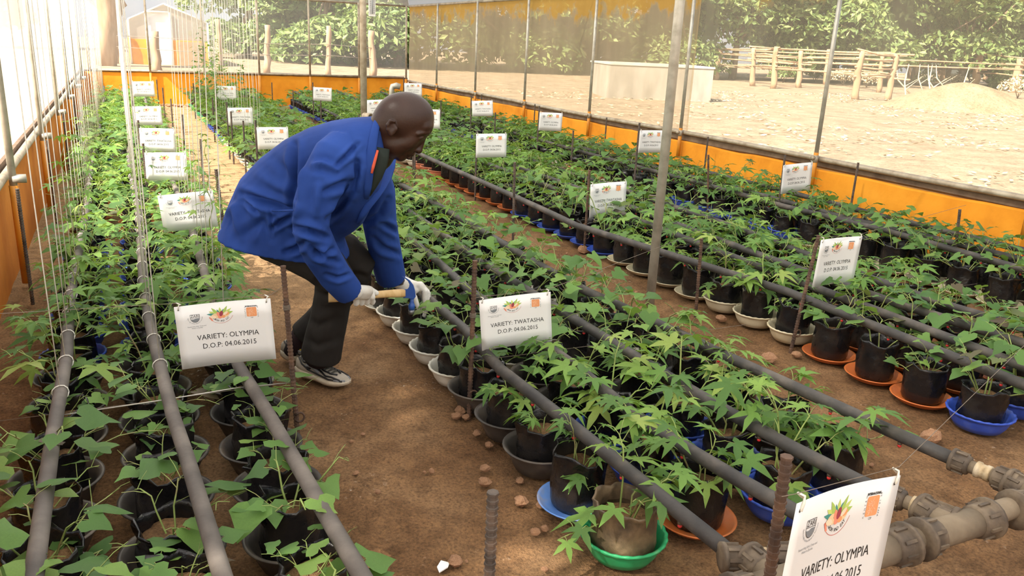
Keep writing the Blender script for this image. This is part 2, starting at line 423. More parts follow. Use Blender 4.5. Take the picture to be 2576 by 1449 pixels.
MT['film_old'] = film_mat('old_tan_film', .46, .62, (.72, .56, .34), (1, .93, .8), stain=1.98, scale=(1, 1.4, .18), nsc=1.2)
MT['film_back'] = film_mat('clear_back_film', .16, .27, (.95, .88, .72), (1, .97, .9))
MT['film_far'] = film_mat('white_far_film', .8, .92, (.5, .46, .4))

# ================================================================ the greenhouse shell
XL, XR, YB, YF = -0.72, 6.20, 19.0, -3.0
EAVE, RIDGE, XM = 2.30, 3.45, 2.80
def grid_floor():
    xs = np.arange(XL - .1, XR + .11, .05); ys = np.concatenate([np.arange(YF, 1.2, .12), np.arange(1.2, 6, .035), np.arange(6, YB + .1, .09)])
    X, Y = np.meshgrid(xs, ys)
    Z = -.004 - .016 * vn2(X * 3, Y * 3) - .010 * vn2(X * 11 + 5, Y * 11) - .006 * vn2(X * 27, Y * 27 + 9)
    nx, ny = len(xs), len(ys)
    V = np.stack([X, Y, Z], -1).reshape(-1, 3)
    i = (np.arange(ny - 1)[:, None] * nx + np.arange(nx - 1)[None, :]).reshape(-1)
    F = np.stack([i, i + 1, i + nx + 1, i + nx], -1)
    return V, F
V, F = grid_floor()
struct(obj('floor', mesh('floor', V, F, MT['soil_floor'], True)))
def ground():
    xs = np.concatenate([np.linspace(-60, -8, 20), np.linspace(-7, 45, 120), np.linspace(47, 110, 20)])
    ys = np.concatenate([np.linspace(-40, 2, 20), np.linspace(3, 60, 130), np.linspace(63, 130, 18)])
    X, Y = np.meshgrid(xs, ys)
    Z = -.06 - .05 * vn2(X * .4, Y * .4) + .04 * vn2(X * 1.7, Y * 1.7)
    inside = (X > XL - .9) & (X < XR + .9) & (Y > YF - 1) & (Y < YB + .9)
    Z = np.where(inside, -.12, Z)
    nx, ny = len(xs), len(ys)
    V = np.stack([X, Y, Z], -1).reshape(-1, 3)
    i = (np.arange(ny - 1)[:, None] * nx + np.arange(nx - 1)[None, :]).reshape(-1)
    return V, np.stack([i, i + 1, i + nx + 1, i + nx], -1)
V, F = ground()
struct(obj('ground', mesh('ground', V, F, MT['soil_out'], True)))

def low_wall(name, a, b, inner, h, t, m, n):
    """plastered low wall from a to b (xy), thickness t away from `inner`, uneven top edge"""
    a = np.array(a, float); b = np.array(b, float); d = (b - a); L = np.linalg.norm(d); d /= L
    nrm = np.array(inner, float)
    V, F = [], []
    for i in range(n + 1):
        p = a + d * L * i / n
        k = float(vn2(i * .7, a[0] + 3)) - .5; k2 = float(vn2(i * 2.3, a[1] + 7)) - .5
        hi = h + .02 * k + .012 * k2
        q = p - nrm * t
        for (pt, z) in ((p, -.1), (p + nrm * .006 * k2, h * .5), (p, hi - .015), (p - nrm * .015, hi), (q + nrm * .015, hi), (q, hi - .015), (q, -.1)):
            V.append((pt[0], pt[1], z))
    for i in range(n):
        for k in range(6):
            F.append((i*7+k, (i+1)*7+k, (i+1)*7+k+1, i*7+k+1))
    F.append(tuple(range(6, -1, -1))); F.append(tuple(n*7 + k for k in range(7)))
    return struct(obj(name, mesh(name, V, F, m, False)))
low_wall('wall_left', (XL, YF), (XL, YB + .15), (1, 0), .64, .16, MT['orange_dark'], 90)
low_wall('wall_right', (XR, YB + .15), (XR, YF), (-1, 0), .50, .16, MT['orange'], 90)
low_wall('wall_back', (XL, YB), (XR, YB), (0, -1), .645, .15, MT['orange'], 40)
low_wall('wall_front', (XR, YF), (XL, YF), (0, 1), .6, .15, MT['orange'], 40)
# rolled film strip between the right wall and its rail
mb = MB()
n = 60
for i in range(n):
    y0, y1 = YF + (YB - YF) * i / n, YF + (YB - YF) * (i + 1) / n
    z0 = .485 + .02 * float(vn2(i * .6, 3)); z1 = .485 + .02 * float(vn2((i + 1) * .6, 3))
    mb.add([(XR + .024, y0, z0 + .02), (XR + .024, y1, z1 + .02), (XR + .024, y1, .61), (XR + .024, y0, .61), (XR + .05, y0, z0), (XR + .05, y1, z1), (XR + .05, y1, .61), (XR + .05, y0, .61)],
           [(0, 3, 2, 1), (4, 5, 6, 7), (0, 1, 5, 4), (3, 7, 6, 2)])
struct(mb.obj('trim_1', MT['strip'], smooth=False))
mb = MB().box((XL - .06, YF, .64), (XL - .005, YB, .70)); struct(mb.obj('trim_2', MT['strip'], smooth=False))
mb = MB().box((XL, YB + .01, .63), (XR, YB + .06, .67)); struct(mb.obj('trim_3', MT['strip'], smooth=False))

def sheet(name, P, nu, nv, m, wav=.012):
    """film between corner points P[0]-P[1] (bottom) and P[3]-P[2] (top), lightly rippled"""
    P = [np.array(p, float) for p in P]
    nrm = np.cross(P[1] - P[0], P[3] - P[0]); nrm /= np.linalg.norm(nrm)
    V, F = [], []
    for j in range(nv + 1):
        for i in range(nu + 1):
            u, v = i / nu, j / nv
            p = (P[0] * (1-u) + P[1] * u) * (1-v) + (P[3] * (1-u) + P[2] * u) * v
            V.append(p + nrm * wav * math.sin(v * pi) * (float(vn2(u * nu * .6, v * nv * .35 + 4)) - .5) * 2)
    for j in range(nv):
        for i in range(nu):
            F.append((j*(nu+1)+i, j*(nu+1)+i+1, (j+1)*(nu+1)+i+1, (j+1)*(nu+1)+i))
    return struct(obj(name, mesh(name, V, F, m, True)))
sheet('window_1', [(XL - .03, YF, .66), (XL - .03, YB, .66), (XL - .03, YB, EAVE), (XL - .03, YF, EAVE)], 80, 8, MT['film_left'])
sheet('window_2', [(XR + .034, YB, .59), (XR + .034, 8.09, .59), (XR + .034, 8.09, EAVE), (XR + .034, YB, EAVE)], 44, 8, MT['film_old'])
sheet('window_7', [(XR + .034, 8.12, .59), (XR + .034, YF, .59), (XR + .034, YF, EAVE), (XR + .034, 8.12, EAVE)], 44, 8, MT['film_right'])
sheet('window_3', [(XL, YB + .03, .65), (XR, YB + .03, .65), (XR, YB + .03, EAVE), (XL, YB + .03, EAVE)], 30, 8, MT['film_back'])
sheet('window_4', [(XL, YF - .03, .6), (XR, YF - .03, .6), (XR, YF - .03, EAVE), (XL, YF - .03, EAVE)], 30, 8, MT['film_left'])
def arch(x):                                   # roof height above a given x
    t = (x - (XL + XR) / 2) / ((XR - XL) / 2 + .03)
    return EAVE + (RIDGE - EAVE) * math.sqrt(max(0, 1 - abs(t) ** 2.2))
V, F = [], []
ax = [XL - .03 + (XR - XL + .06) * (0.5 - 0.5 * math.cos(pi * i / 24)) for i in range(25)]
ny = 40
for j in range(ny + 1):
    y = YF - .05 + (YB - YF + .1) * j / ny
    for x in ax: V.append((x, y, arch(x) + .02))
for j in range(ny):
    for i in range(24): F.append((j*25+i, j*25+i+1, (j+1)*25+i+1, (j+1)*25+i))
struct(obj('ceiling', mesh('ceiling', V, F, MT['film_roof'], True)))
for nm, y in (('window_5', YB + .03), ('window_6', YF - .03)):
    V = [(x, y, EAVE) for x in ax] + [(x, y, arch(x) + .02) for x in ax]
    struct(obj(nm, mesh(nm, V, [(i, i+1, 26+i, 25+i) for i in range(24)], MT['film_left'], True)))
# steel frame
POSTY = [16.83, 14.66, 12.49, 10.32, 8.11, 5.90, 3.72, 1.55, -.65]
for i, y in enumerate(POSTY):
    t = thing('steel_post', 'slim galvanised post against the film above the right orange wall', 'post', (XR - .056, y, 0), group='posts along the right wall')
    MB().tube([(0, 0, .30), (0, 0, .66)], .024, 10).obj('painted_foot', MT['orange_paint'], t)
    MB().tube([(0, 0, .66), (0, 0, EAVE)], .021, 10).obj('tube', MT['galv'], t)
    MB().tube([(0, 0, .565), (0, 0, .635)], .0275, 10).tube([(-.055, .0, .61), (-.02, .0, .61)], .02, 8).obj('clamp', MT['galv_dirty'], t)
for i, y in enumerate([16.3, 14.1, 11.95, 9.8, 7.65, 5.5, 3.35, 1.2, -1]):
    t = thing('steel_post', 'slim galvanised post against the bright film above the left wall', 'post', (XL + .085, y, 0), group='posts along the left wall')
    MB().tube([(0, 0, .02), (0, 0, .62)], .026, 10).obj('painted_foot', MT['orange_paint'], t)
    MB().tube([(0, 0, .62), (0, 0, EAVE)], .021, 10).obj('tube', MT['galv'], t)
    MB().tube([(.0, 0, .66), (.07, 0, .66)], .026, 10).obj('clamp', MT['galv'], t)
for i, x in enumerate([6.14, 5.0, 3.87, 2.76, 1.62, .55, -.58]):
    lab = 'slim galvanised post in the film above the back orange wall'
    if i == 0: lab = 'corner post where the back and right film walls meet'
    t = thing('steel_post', lab, 'post', (x, YB - .065, 0), group=None if i == 0 else 'posts along the back wall')
    MB().tube([(0, 0, 0), (0, 0, .64)], .026, 10).obj('painted_foot', MT['orange_paint'], t)
    MB().tube([(0, 0, .64), (0, 0, EAVE)], .022, 10).obj('tube', MT['galv_dirty'], t)
def rail(name, pts, r, label, mt='galv_dirty', cat='rail'):
    return tag(MB().tube(pts, r, 12).obj(name, MT[mt]), label, cat)
rail('bottom_rail', [(XR - .003, y, .60 + .008 * math.sin(y)) for y in np.linspace(YF, YB - .03, 40)], .026, 'dusty steel rail running along the top of the right orange wall')
rail('bottom_rail', [(XL + .03, y, .66 + .006 * math.sin(y)) for y in np.linspace(YF, YB - .03, 40)], .026, 'dusty steel rail running along the top of the left wall')
rail('bottom_rail', [(XL + .1, YB - .015, .675), (XR - .1, YB - .015, .675)], .022, 'dusty steel rail running along the top of the back wall')
rail('eave_rail', [(XL + .04, YB - .015, EAVE - .01), (XR - .03, YB - .015, EAVE - .01)], .024, 'steel eave rail across the top of the back film wall')
rail('eave_rail', [(XR - .003, YF, EAVE - .01), (XR - .003, YB - .06, EAVE - .01)], .024, 'steel eave rail along the top of the right film wall')
rail('eave_rail', [(XL + .03, YF, EAVE - .01), (XL + .03, YB - .06, EAVE - .01)], .024, 'steel eave rail along the top of the left film wall')
for y in POSTY:
    tag(MB().tube([(x, y, arch(x) - .03) for x in ax[1:-1]], .02, 8).obj('roof_hoop', MT['galv']), 'steel hoop carrying the roof film', 'roof hoop', 'hoops under the roof film')
rail('ridge_rail', [(XM, YF, arch(XM) - .06), (XM, YB, arch(XM) - .06)], .024, 'steel ridge rail under the roof film')
for k in range(3):
    x = (-.30, .02, .36)[k]
    tag(MB().tube([(x, 1.6, EAVE + .05), (x, YB - .1, EAVE + .05)], .0025, 5).obj('support_wire', MT['wire']), 'overhead wire carrying the strings above the left bed', 'wire', 'overhead wires above the left bed')
tag(MB().tube([(1.33, 9, EAVE + .05), (1.33, YB - .1, EAVE + .05)], .0025, 5).obj('support_wire', MT['wire']), 'overhead wire carrying the far strings above the bed behind the man', 'wire')
# inner poles
p = at_z(1632, 792)
tag(MB().tube([(p[0], p[1], -.05), (p[0], p[1], arch(p[0]) - .05)], .0275, 14).obj('steel_pole', MT['galv']), 'tall steel pole standing in the aisle among the beds', 'pole')
y2 = 10.5; x2 = 2.83
t = thing('steel_pole', 'tall steel pole with an open pipe stub, behind the man', 'pole', (x2, y2, 0))
MB().tube([(0, 0, -.05), (0, 0, arch(x2) - .05)], .042, 14).obj('tube', MT['galv_dirty'], t)
mb = MB(); mb.lathe([(.045, 0), (.052, .0), (.052, .12), (.036, .12), (.036, .03), (0, .03)], 14, org=(.0, -.03, .56), axis=(.45, -.9, 0))
mb.obj('pipe_stub', MT['galv_dirty'], t)
# standpipe with elbow
q = at_y(985, 262, 15.2); q2 = at_y(986, 222, 15.2)
tag(MB().tube([(q[0], q[1], 0), (q[0], q[1], q2[2] - .03), (q[0] + .02, q[1], q2[2] + .03), (q[0] + .09, q[1] - .02, q2[2] + .05), (q[0] + .16, q[1] - .04, q2[2] + .03)], [.05, .05, .06, .06, .055], 12).obj('standpipe', MT['galv']),
    'galvanised water standpipe with an elbow near the back wall', 'standpipe')
# thermometer hanging from a roof wire
q = at_y(936, 41, 11.0)
t = thing('thermometer', 'white wall thermometer hanging from the roof', 'thermometer', (q[0], q[1], q[2]))
MB().box((-.045, -.008, 0), (.045, .008, .30)).obj('panel', MT['paper'], t, smooth=False)
MB().tube([(0, -.012, .03), (0, -.012, .27)], .006, 8).obj('glass_tube', MT['ink_grey'], t)
mb = MB()
for k in range(20): mb.box((-.035, -.0095, .03 + k * .0125), (-.012, -.0085, .034 + k * .0125)).box((.012, -.0095, .03 + k * .0125), (.035, -.0085, .034 + k * .0125))
mb.obj('scale_marks', MT['ink'], t, smooth=False)['kind'] = 'stuff'
MB().tube([(0, 0, .30), (0, 0, arch(q[0]) - q[2] - .02)], .003, 5).obj('hanging_wire', MT['wire'], t)
MB().tube([(0, 0, .0), (.004, 0, -.06)], .003, 5).obj('tail_wire', MT['wire'], t)

# ================================================================ outside
def leaf_cloud(centers, radii, n, size, seed, squash=.8):
    r = np.random.RandomState(seed)
    c = np.array(centers, float); rad = np.array(radii, float)
    k = r.choice(len(c), n, p=rad ** 2 / (rad ** 2).sum())
    d = r.normal(size=(n, 3)); d /= np.linalg.norm(d, axis=1)[:, None]
    d[:, 2] = np.where(d[:, 2] < -.3, -d[:, 2], d[:, 2])
    P = c[k] + d * (rad[k] * (.72 + .33 * r.rand(n)))[:, None] * np.array([1, 1, squash])
    nn = d * .6 + r.normal(size=(n, 3)) * .55 + np.array([0, 0, .5]); nn /= np.linalg.norm(nn, axis=1)[:, None]
    u = np.cross(nn, r.normal(size=(n, 3))); u /= np.linalg.norm(u, axis=1)[:, None]; v = np.cross(nn, u)
    s = (size * (.6 + .8 * r.rand(n)))[:, None]
    V = np.stack([P - u * s, P - v * s * .45 + nn * s * .12, P + u * s, P + v * s * .45 + nn * s * .12], 1).reshape(-1, 3)
    F = np.arange(n * 4).reshape(n, 4)
    return V, F
def tree(x, y, h, r, seed, label, n=2600, size=.3, low=.25, group='trees beyond the fence', trunk=.22):
    rr = random.Random(seed)
    t = thing('broadleaf_tree', label, 'tree', (x, y, -.08), group=group)
    mb = MB()
    top = h * .62
    pts = [(0, 0, 0)]
    for k in range(1, 6): pts.append((rr.uniform(-.25, .25) * k / 3, rr.uniform(-.25, .25) * k / 3, top * k / 5))
    mb.tube(pts, [trunk * (1.25 - .15 * k) for k in range(6)], 8)
    cs, rs = [], []
    for k in range(16):
        a = rr.uniform(0, 2 * pi); q = r * rr.uniform(.2, .85); z = h * rr.uniform(low, .88)
        c = (q * math.cos(a), q * math.sin(a), z); cs.append(c); rs.append(r * rr.uniform(.32, .5))
        b = pts[min(5, 2 + k % 4)]
        mb.tube([b, ((b[0] + c[0]) / 2, (b[1] + c[1]) / 2, (b[2] + c[2]) / 2 + .15), c], [trunk * .45, trunk * .3, trunk * .12], 6)
    mb.obj('trunk', MT['bark'], t)
    V, F = leaf_cloud(cs, rs, n, size, seed)
    o = obj('crown', mesh('crown', V, F, MT['leaf_tree']), t); o['kind'] = 'stuff'
    return t
TREES = [(7.5, 56, 8, 4.2), (11.5, 51, 8.5, 4.5), (15, 48, 9, 5), (19.5, 47, 9.5, 5), (24, 46.5, 9, 5), (28.5, 46, 9, 4.8), (33, 45.5, 9.5, 5), (38, 45, 9, 5), (43, 44, 9, 5), (48, 44, 9.5, 5.2), (54, 43.5, 9.5, 5.4), (60, 44, 10, 5.5),
         (66, 45, 10, 5.5), (72, 46, 10, 5.5), (10, 62, 11, 5.5), (17, 59, 11, 5.5), (24, 57, 11, 6), (32, 56, 11, 6), (41, 54, 11.5, 6), (51, 53, 12, 6.5), (62, 54, 12, 6.5), (73, 55, 12, 6.5), (-8, 62, 9, 4.5)]
for i, (x, y, h, r) in enumerate(TREES):
    front = i < 14
    tree(x, y, h, r, 40 + i, 'hazy green tree in the front row beyond the greenhouse fences' if front else 'taller hazy green tree standing behind the front row of trees' if i < 22 else 'hazy green tree beyond the other greenhouse',
         n=10500, size=.23, low=.03 if front else .12, group='front row of trees' if front else 'back row of trees' if i < 22 else None)
# big tree that shades the near beds, left of the house
tree(-6.0, 1.0, 8.6, 3.3, 7, 'shade tree growing close outside the left film wall', n=6200, size=.13, low=.45, group=None, trunk=.2)
# scrub along the fences
for i, (px, py, hh) in enumerate([(640, 128, 1.1), (720, 132, 1.0), (800, 128, .9), (980, 122, 1.2), (590, 134, 1.0), (1000, 140, .8), (2050, 205, 1.4), (2120, 212, 1.2), (2180, 218, 1.1), (2330, 214, 1.3), (2400, 216, 1.1), (2520, 218, 1.6), (1970, 205, 1.2), (2560, 245, 1.4)]):
    q = at_z(px, py)
    V, F = leaf_cloud([(0, 0, hh * .45), (hh * .6, .2, hh * .35), (-hh * .6, 0, hh * .35)], [hh * .55, hh * .45, hh * .45], 420, .1, 300 + i)
    t = thing('scrub_bush', 'dry pale scrub bush along the log fence behind the back wall' if px < 1100 else 'dry pale scrub bush tangled in the pole fence', 'bush', (q[0], q[1], -.06),
              group='scrub by the log fence' if px < 1100 else 'scrub by the pole fence')
    o = obj('foliage', mesh('foliage', V, F, MT['straw'] if i % 3 else MT['leaf_tree']), t); o['kind'] = 'stuff'
    MB().tube([(0, 0, 0), (.05, 0, hh * .4)], .03, 6).tube([(0, 0, 0), (-.3 * hh, 0, hh * .4)], .02, 6).tube([(0, 0, 0), (.35 * hh, .1, hh * .35)], .02, 6).obj('stem', MT['bark'], t)
def log_post(px, pyt, pyb, wpx, label, group, seed, lean=0.0, cat='fence post'):
    """rough upright log: base on the ground under pixel (px,pyb), top at pixel row pyt"""
    g = at_z(px, pyb, -.05); sc = FPX / proj(g)[2]
    tp = at_y(px + lean, pyt, g[1]); h = max(.4, tp[2] + .05); r = wpx / sc / 2
    rr = random.Random(seed); pts, rad = [], []
    for k in range(8):
        f = k / 7
        pts.append((tp[0] * f - g[0] * f + rr.uniform(-.25, .25) * r, rr.uniform(-.2, .2) * r, h * f - .05)); rad.append(r * (1.12 - .3 * f + rr.uniform(-.12, .12)))
    V, F = tube_vf(pts, rad, 9)
    o = obj('log_post', mesh('log_post', V, F, MT['log'], True), None, g)
    tag(o, label, cat, group)
    return g, h
bp = []
for i, (px, t, b, w, ln) in enumerate([(395, 75, 178, 22, -8), (290, 55, 160, 17, 0), (552, 45, 182, 17, -4), (605, 60, 130, 8, 0), (672, 60, 182, 16, 0), (685, 65, 130, 8, 0), (757, 70, 132, 8, 3), (826, 62, 188, 14, 2), (848, 74, 118, 6, 3), (938, 74, 190, 18, -5), (994, 108, 150, 9, -3)]):
    far = b < 155
    lab = 'slender fence post in the row farther behind the back wall' if far else 'thick rough log post of the wire fence behind the back wall'
    g, h = log_post(px, t, b, w, lab, 'far log fence posts' if far else 'log fence posts', i, ln)
    if not far: bp.append((g, h))
bp.sort(key=lambda q: q[0][0])
for z in (.7, 1.15):
    pts = [(g[0], g[1] - .12, min(z, h * .8) + .05 * math.sin(g[0])) for g, h in bp]
    tag(MB().tube(pts, .012, 5).obj('fence_wire', MT['wire']), 'wire strung between the log posts behind the back wall', 'wire', 'wires of the log fence')
fp = []
for i, (px, t, b, w, ln) in enumerate([(1893, 118, 215, 12, 3), (1945, 115, 222, 14, 8), (2008, 125, 220, 13, 8), (2078, 122, 212, 14, 8), (2150, 125, 250, 17, 18), (2212, 132, 232, 12, 8), (2232, 132, 252, 15, 26), (2290, 138, 205, 12, -4), (2362, 134, 206, 20, 14), (2452, 132, 222, 18, 12), (2478, 138, 200, 10, 10), (2550, 146, 232, 22, 18), (2620, 145, 240, 18, 6), (1800, 122, 200, 14, 12)]):
    g, h = log_post(px, t, b, w, 'rough upright post of the rustic pole fence beside the trees', 'pole fence posts', 50 + i, ln)
    fp.append((g + np.array([(at_y(px + ln, t, g[1])[0] - g[0]) * .7, 0, 0]), h))
fp.sort(key=lambda q: q[0][0])
rr = random.Random(2)
for a, b in zip(fp[:-1], fp[1:]):
    for fz in (.93, .78, .62, .45):
        if rr.random() < .12: continue
        p0, p1 = a[0], b[0]
        m = (p0 + p1) / 2
        z0, z1 = a[1] * (fz + rr.uniform(-.06, .06)), b[1] * (fz + rr.uniform(-.06, .06))
        e = (p1 - p0) * .12
        mb = MB().tube([(*(p0 - e)[:2], z0), (m[0], m[1] - .08, (z0 + z1) / 2 + rr.uniform(-.08, .08)), (*(p1 + e)[:2], z1)], [.045, .05, .035], 6)
        tag(mb.obj('fence_rail', MT['log']), 'crooked branch laid as a rail of the rustic pole fence', 'fence rail', 'rails of the pole fence')
for i in range(7):
    q = at_z(2280 + i * 22, 262 - (i % 3) * 12, -.05); d = rr.uniform(-1, 1)
    mb = MB().tube([tuple(q), (q[0] + d, q[1] + .4, .8), (q[0] + d * 1.3 + .5, q[1] + .8, 1.5)], [.04, .03, .015], 6).tube([(q[0] + d * .6, q[1] + .25, .5), (q[0] + d * .3 + .8, q[1] + .2, 1.0)], [.02, .008], 5)
    tag(mb.obj('dead_branch', MT['straw']), 'bleached dead branch leaning in front of the pole fence', 'branch', 'dead branches by the pole fence')
# concrete tank
a, b = at_z(1530, 246, -.06), at_z(1787, 256, -.06); hh = at_y(1537, 160, a[1])[2] + .06
d = b - a; L = np.linalg.norm(d[:2]); ang = math.atan2(d[1], d[0])
t = thing('concrete_tank', 'low square concrete water tank standing on the bare ground outside', 'tank', a, ang)
mb = MB()
def slab(mb, x0, y0, x1, y1, z0, z1): mb.box((x0, y0, z0), (x1, y1, z1))
w = .18; D = 3.2
for (x0, y0, x1, y1) in ((0, 0, L, w), (0, D - w, L, D), (0, w, w, D - w), (L - w, w, L, D - w)): slab(mb, x0, y0, x1, y1, -.1, hh - .03)
mb.obj('wall', MT['cement'], t, smooth=False)
mb = MB()
for (x0, y0, x1, y1) in ((-.03, -.03, L + .03, w), (-.03, D - w, L + .03, D + .03), (-.03, w, w, D - w), (L - w, w, L + .03, D - w)): slab(mb, x0, y0, x1, y1, hh - .03, hh + .03)
mb.obj('rim', MT['cement_top'], t, smooth=False)
# sand mound
q = at_z(2440, 275, -.05)
V, F = [], []
for j in range(14):
    for k in range(40):
        th = 2 * pi * k / 40; r = 2.6 * (1 - j / 13)
        V.append((r * math.cos(th) * 1.35, r * math.sin(th), 1.0 * (1 - (r / 2.6) ** 1.5) + .12 * (float(vn2(r * math.cos(th) * 1.4, r * math.sin(th) * 1.4)) - .5) - .03))
for j in range(13):
    for k in range(40): F.append((j*40+k, j*40+(k+1) % 40, (j+1)*40+(k+1) % 40, (j+1)*40+k))
tag(obj('sand_mound', mesh('sand_mound', V, F, MT['mound'], True), None, (q[0], q[1] + .4, -.05)), 'low mound of sand heaped in front of the pole fence', 'mound')
# leaf litter scattered on the bare ground (uncountable)
r = np.random.RandomState(9); n = 9000
cx_, cy_ = r.uniform(7, 34, n), r.uniform(5, 29, n)
keep = vn2(cx_ * .55, cy_ * .9) > .5; cx_, cy_ = cx_[keep], cy_[keep]; n = len(cx_)
th = r.uniform(0, pi, n); s = r.uniform(.03, .09, n); u = np.stack([np.cos(th), np.sin(th), r.uniform(-.3, .3, n)], -1) * s[:, None]; v = np.stack([-np.sin(th), np.cos(th), r.uniform(-.5, .5, n)], -1) * s[:, None] * .4
P = np.stack([cx_, cy_, np.full(n, -.02)], -1)
V = np.stack([P - u, P - v, P + u, P + v], 1).reshape(-1, 3)
o = obj('leaf_litter', mesh('leaf_litter', V, np.arange(4 * n).reshape(n, 4), MT['straw']))
tag(o, 'pale dry leaves scattered over the sunlit ground outside', 'leaf litter'); o['kind'] = 'stuff'
# the other greenhouse
t = thing('greenhouse', 'small gabled greenhouse with an open white doorway across the yard', 'greenhouse', (0, 0, 0))
Yg = 41.0
gx = lambda px: float(at_y(px, 120, Yg)[0]); gz = lambda px, py: float(at_y(px, py, Yg)[2])
x0, x1, xa = gx(328), gx(525), gx(420); ze, za, zw = gz(328, 48), gz(420, 10), gz(450, 102); D = 9
dx0, dx1 = gx(372), gx(432)
mb = MB().box((x0, Yg, -.1), (dx0, Yg + .15, zw)).box((dx1, Yg, -.1), (x1, Yg + .15, zw)).box((x0, Yg + .15, -.1), (x0 + .15, Yg + D, zw)).box((x1 - .15, Yg + .15, -.1), (x1, Yg + D, zw))
mb.obj('low_wall', MT['orange'], t, smooth=False)
mb = MB()
mb.add([(x0, Yg + .05, zw), (dx0, Yg + .05, zw), (dx0, Yg + .05, ze + (za - ze) * (dx0 - x0) / (xa - x0)), (x0, Yg + .05, ze)], [(0, 1, 2, 3)])
mb.add([(dx1, Yg + .05, zw), (x1, Yg + .05, zw), (x1, Yg + .05, ze), (dx1, Yg + .05, ze + (za - ze) * (x1 - dx1) / (x1 - xa))], [(0, 1, 2, 3)])
dz = gz(400, 30)
mb.add([(dx0, Yg + .05, dz), (dx1, Yg + .05, dz), (dx1, Yg + .05, ze + (za - ze) * (x1 - dx1) / (x1 - xa)), (xa, Yg + .05, za), (dx0, Yg + .05, ze + (za - ze) * (dx0 - x0) / (xa - x0))], [(0, 1, 2, 3, 4)])
mb.add([(x0, Yg, ze), (xa, Yg, za), (xa, Yg + D, za), (x0, Yg + D, ze)], [(0, 1, 2, 3)]); mb.add([(xa, Yg, za), (x1, Yg, ze), (x1, Yg + D, ze), (xa, Yg + D, za)], [(0, 1, 2, 3)])
mb.add([(x0, Yg, zw), (x0, Yg, ze), (x0, Yg + D, ze), (x0, Yg + D, zw)], [(0, 1, 2, 3)]); mb.add([(x1, Yg, zw), (x1, Yg + D, zw), (x1, Yg + D, ze), (x1, Yg, ze)], [(0, 1, 2, 3)])
mb.obj('film_cover', MT['film_far'], t, smooth=False)
MB().box((dx0 + .03, Yg + .08, -.05), (dx1 - .03, Yg + .12, dz)).obj('door', MT['white_door'], t, smooth=False)
MB().box((dx1 + .25, Yg - .04, -.05), (x1 - .25, Yg - .005, zw - .04)).obj('panel', MT['wall_shade'], t, smooth=False)  # brown sheet standing in for shade on the low wall
mb = MB()
for p, q in (((x0, ze), (xa, za)), ((xa, za), (x1, ze)), ((x0, -.1), (x0, ze)), ((x1, -.1), (x1, ze)), ((dx0, -.1), (dx0, dz)), ((dx1, -.1), (dx1, dz)), ((dx0, dz), (dx1, dz))):
    mb.tube([(p[0], Yg - .03, p[1]), (q[0], Yg - .03, q[1])], .04, 6)
mb.obj('frame', MT['white_door'], t)
# reddish trunk of a pollarded tree seen through the back film
g = at_z(268, 165, -.05)
mb = MB().tube([(0, 0, 0), (.1, 0, 1.2), (.3, 0, 2.2), (.1, 0, 3.4), (-.2, 0, 4.6)], [.42, .38, .55, .6, .5], 10).tube([(.3, 0, 2.3), (.9, 0, 2.6)], [.35, .2], 8)
tag(mb.obj('tree_trunk', MT['log'], loc=g), 'thick reddish tree trunk beside the other greenhouse', 'tree trunk')
# hills far behind
V, F = [], []
for i in range(60):
    x = -140 + i * 5; h = 9 + 9 * float(vn2(i * .35, 2))
    V += [(x, 125, -1), (x, 128, h * .7), (x, 134, h)]
for i in range(59):
    for k in range(2): F.append((i*3+k, (i+1)*3+k, (i+1)*3+k+1, i*3+k+1))
MT['hill'] = pbr('hazy_hill', [(.13, .15, .19), (.19, .2, .22)], .1, 1.0, rnd=False, spec=0)
struct(obj('hills', mesh('hills', V, F, MT['hill'], True)))

# ---------------------------------------------------------------- printed sign meshes, shared by all signs
SW, SH = .305, .222
def text_mesh(body, size, name, mt, cx=None, x=None, y=0.0, squeeze=1.0, bold=0.0):
    cu = bpy.data.curves.new(name, 'FONT'); cu.body = body; cu.size = size; cu.offset = bold
    cu.resolution_u = 2
    o = bpy.data.objects.new(name, cu); COL.objects.link(o)
    dg = bpy.context.evaluated_depsgraph_get()
    me = bpy.data.meshes.new_from_object(o.evaluated_get(dg))
    V = np.array([v.co[:] for v in me.vertices]); F = [tuple(p.vertices) for p in me.polygons]
    bpy.data.objects.remove(o); bpy.data.curves.remove(cu); bpy.data.meshes.remove(me)
    V[:, 0] *= squeeze
    if cx is not None: V[:, 0] += cx - (V[:, 0].min() + V[:, 0].max()) / 2
    else: V[:, 0] += x - V[:, 0].min()
    V[:, 1] += y; V[:, 2] = 0
    return V, F
def bow(x, y): return -.010 * np.sin(np.clip(x / SW, 0, 1) * pi)
def bent(V, lift):
    V = np.array(V, float); V[:, 2] = bow(V[:, 0], V[:, 1]) + lift; return V
def flat(name, V, F, mt, lift=.0006):
    return mesh(name, bent(V, lift), F, MT[mt])
def arc_text(body, size, cx, cy, R, a0, a1, squeeze=.9):
    """letters set along an arc below the centre, from angle a0 to a1 (degrees, text upright at the bottom)"""
    Vs, Fs = [], []; off = 0; n = len(body)
    for i, ch in enumerate(body):
        if ch == ' ': continue
        V, F = text_mesh(ch, size, 'ch', None, cx=0, y=0, squeeze=squeeze)
        a = math.radians(a0 + (a1 - a0) * i / max(1, n - 1)); rot = a + pi / 2
        c, s = math.cos(rot), math.sin(rot)
        X = V[:, 0] * c - V[:, 1] * s + cx + R * math.cos(a); Y = V[:, 0] * s + V[:, 1] * c + cy + R * math.sin(a)
        Vs.append(np.stack([X, Y, V[:, 2]], 1)); Fs += [tuple(k + off for k in f) for f in F]; off += len(V)
    return np.concatenate(Vs), Fs
def poly(pts): return [(x, y, 0) for x, y in pts], [tuple(range(len(pts)))]
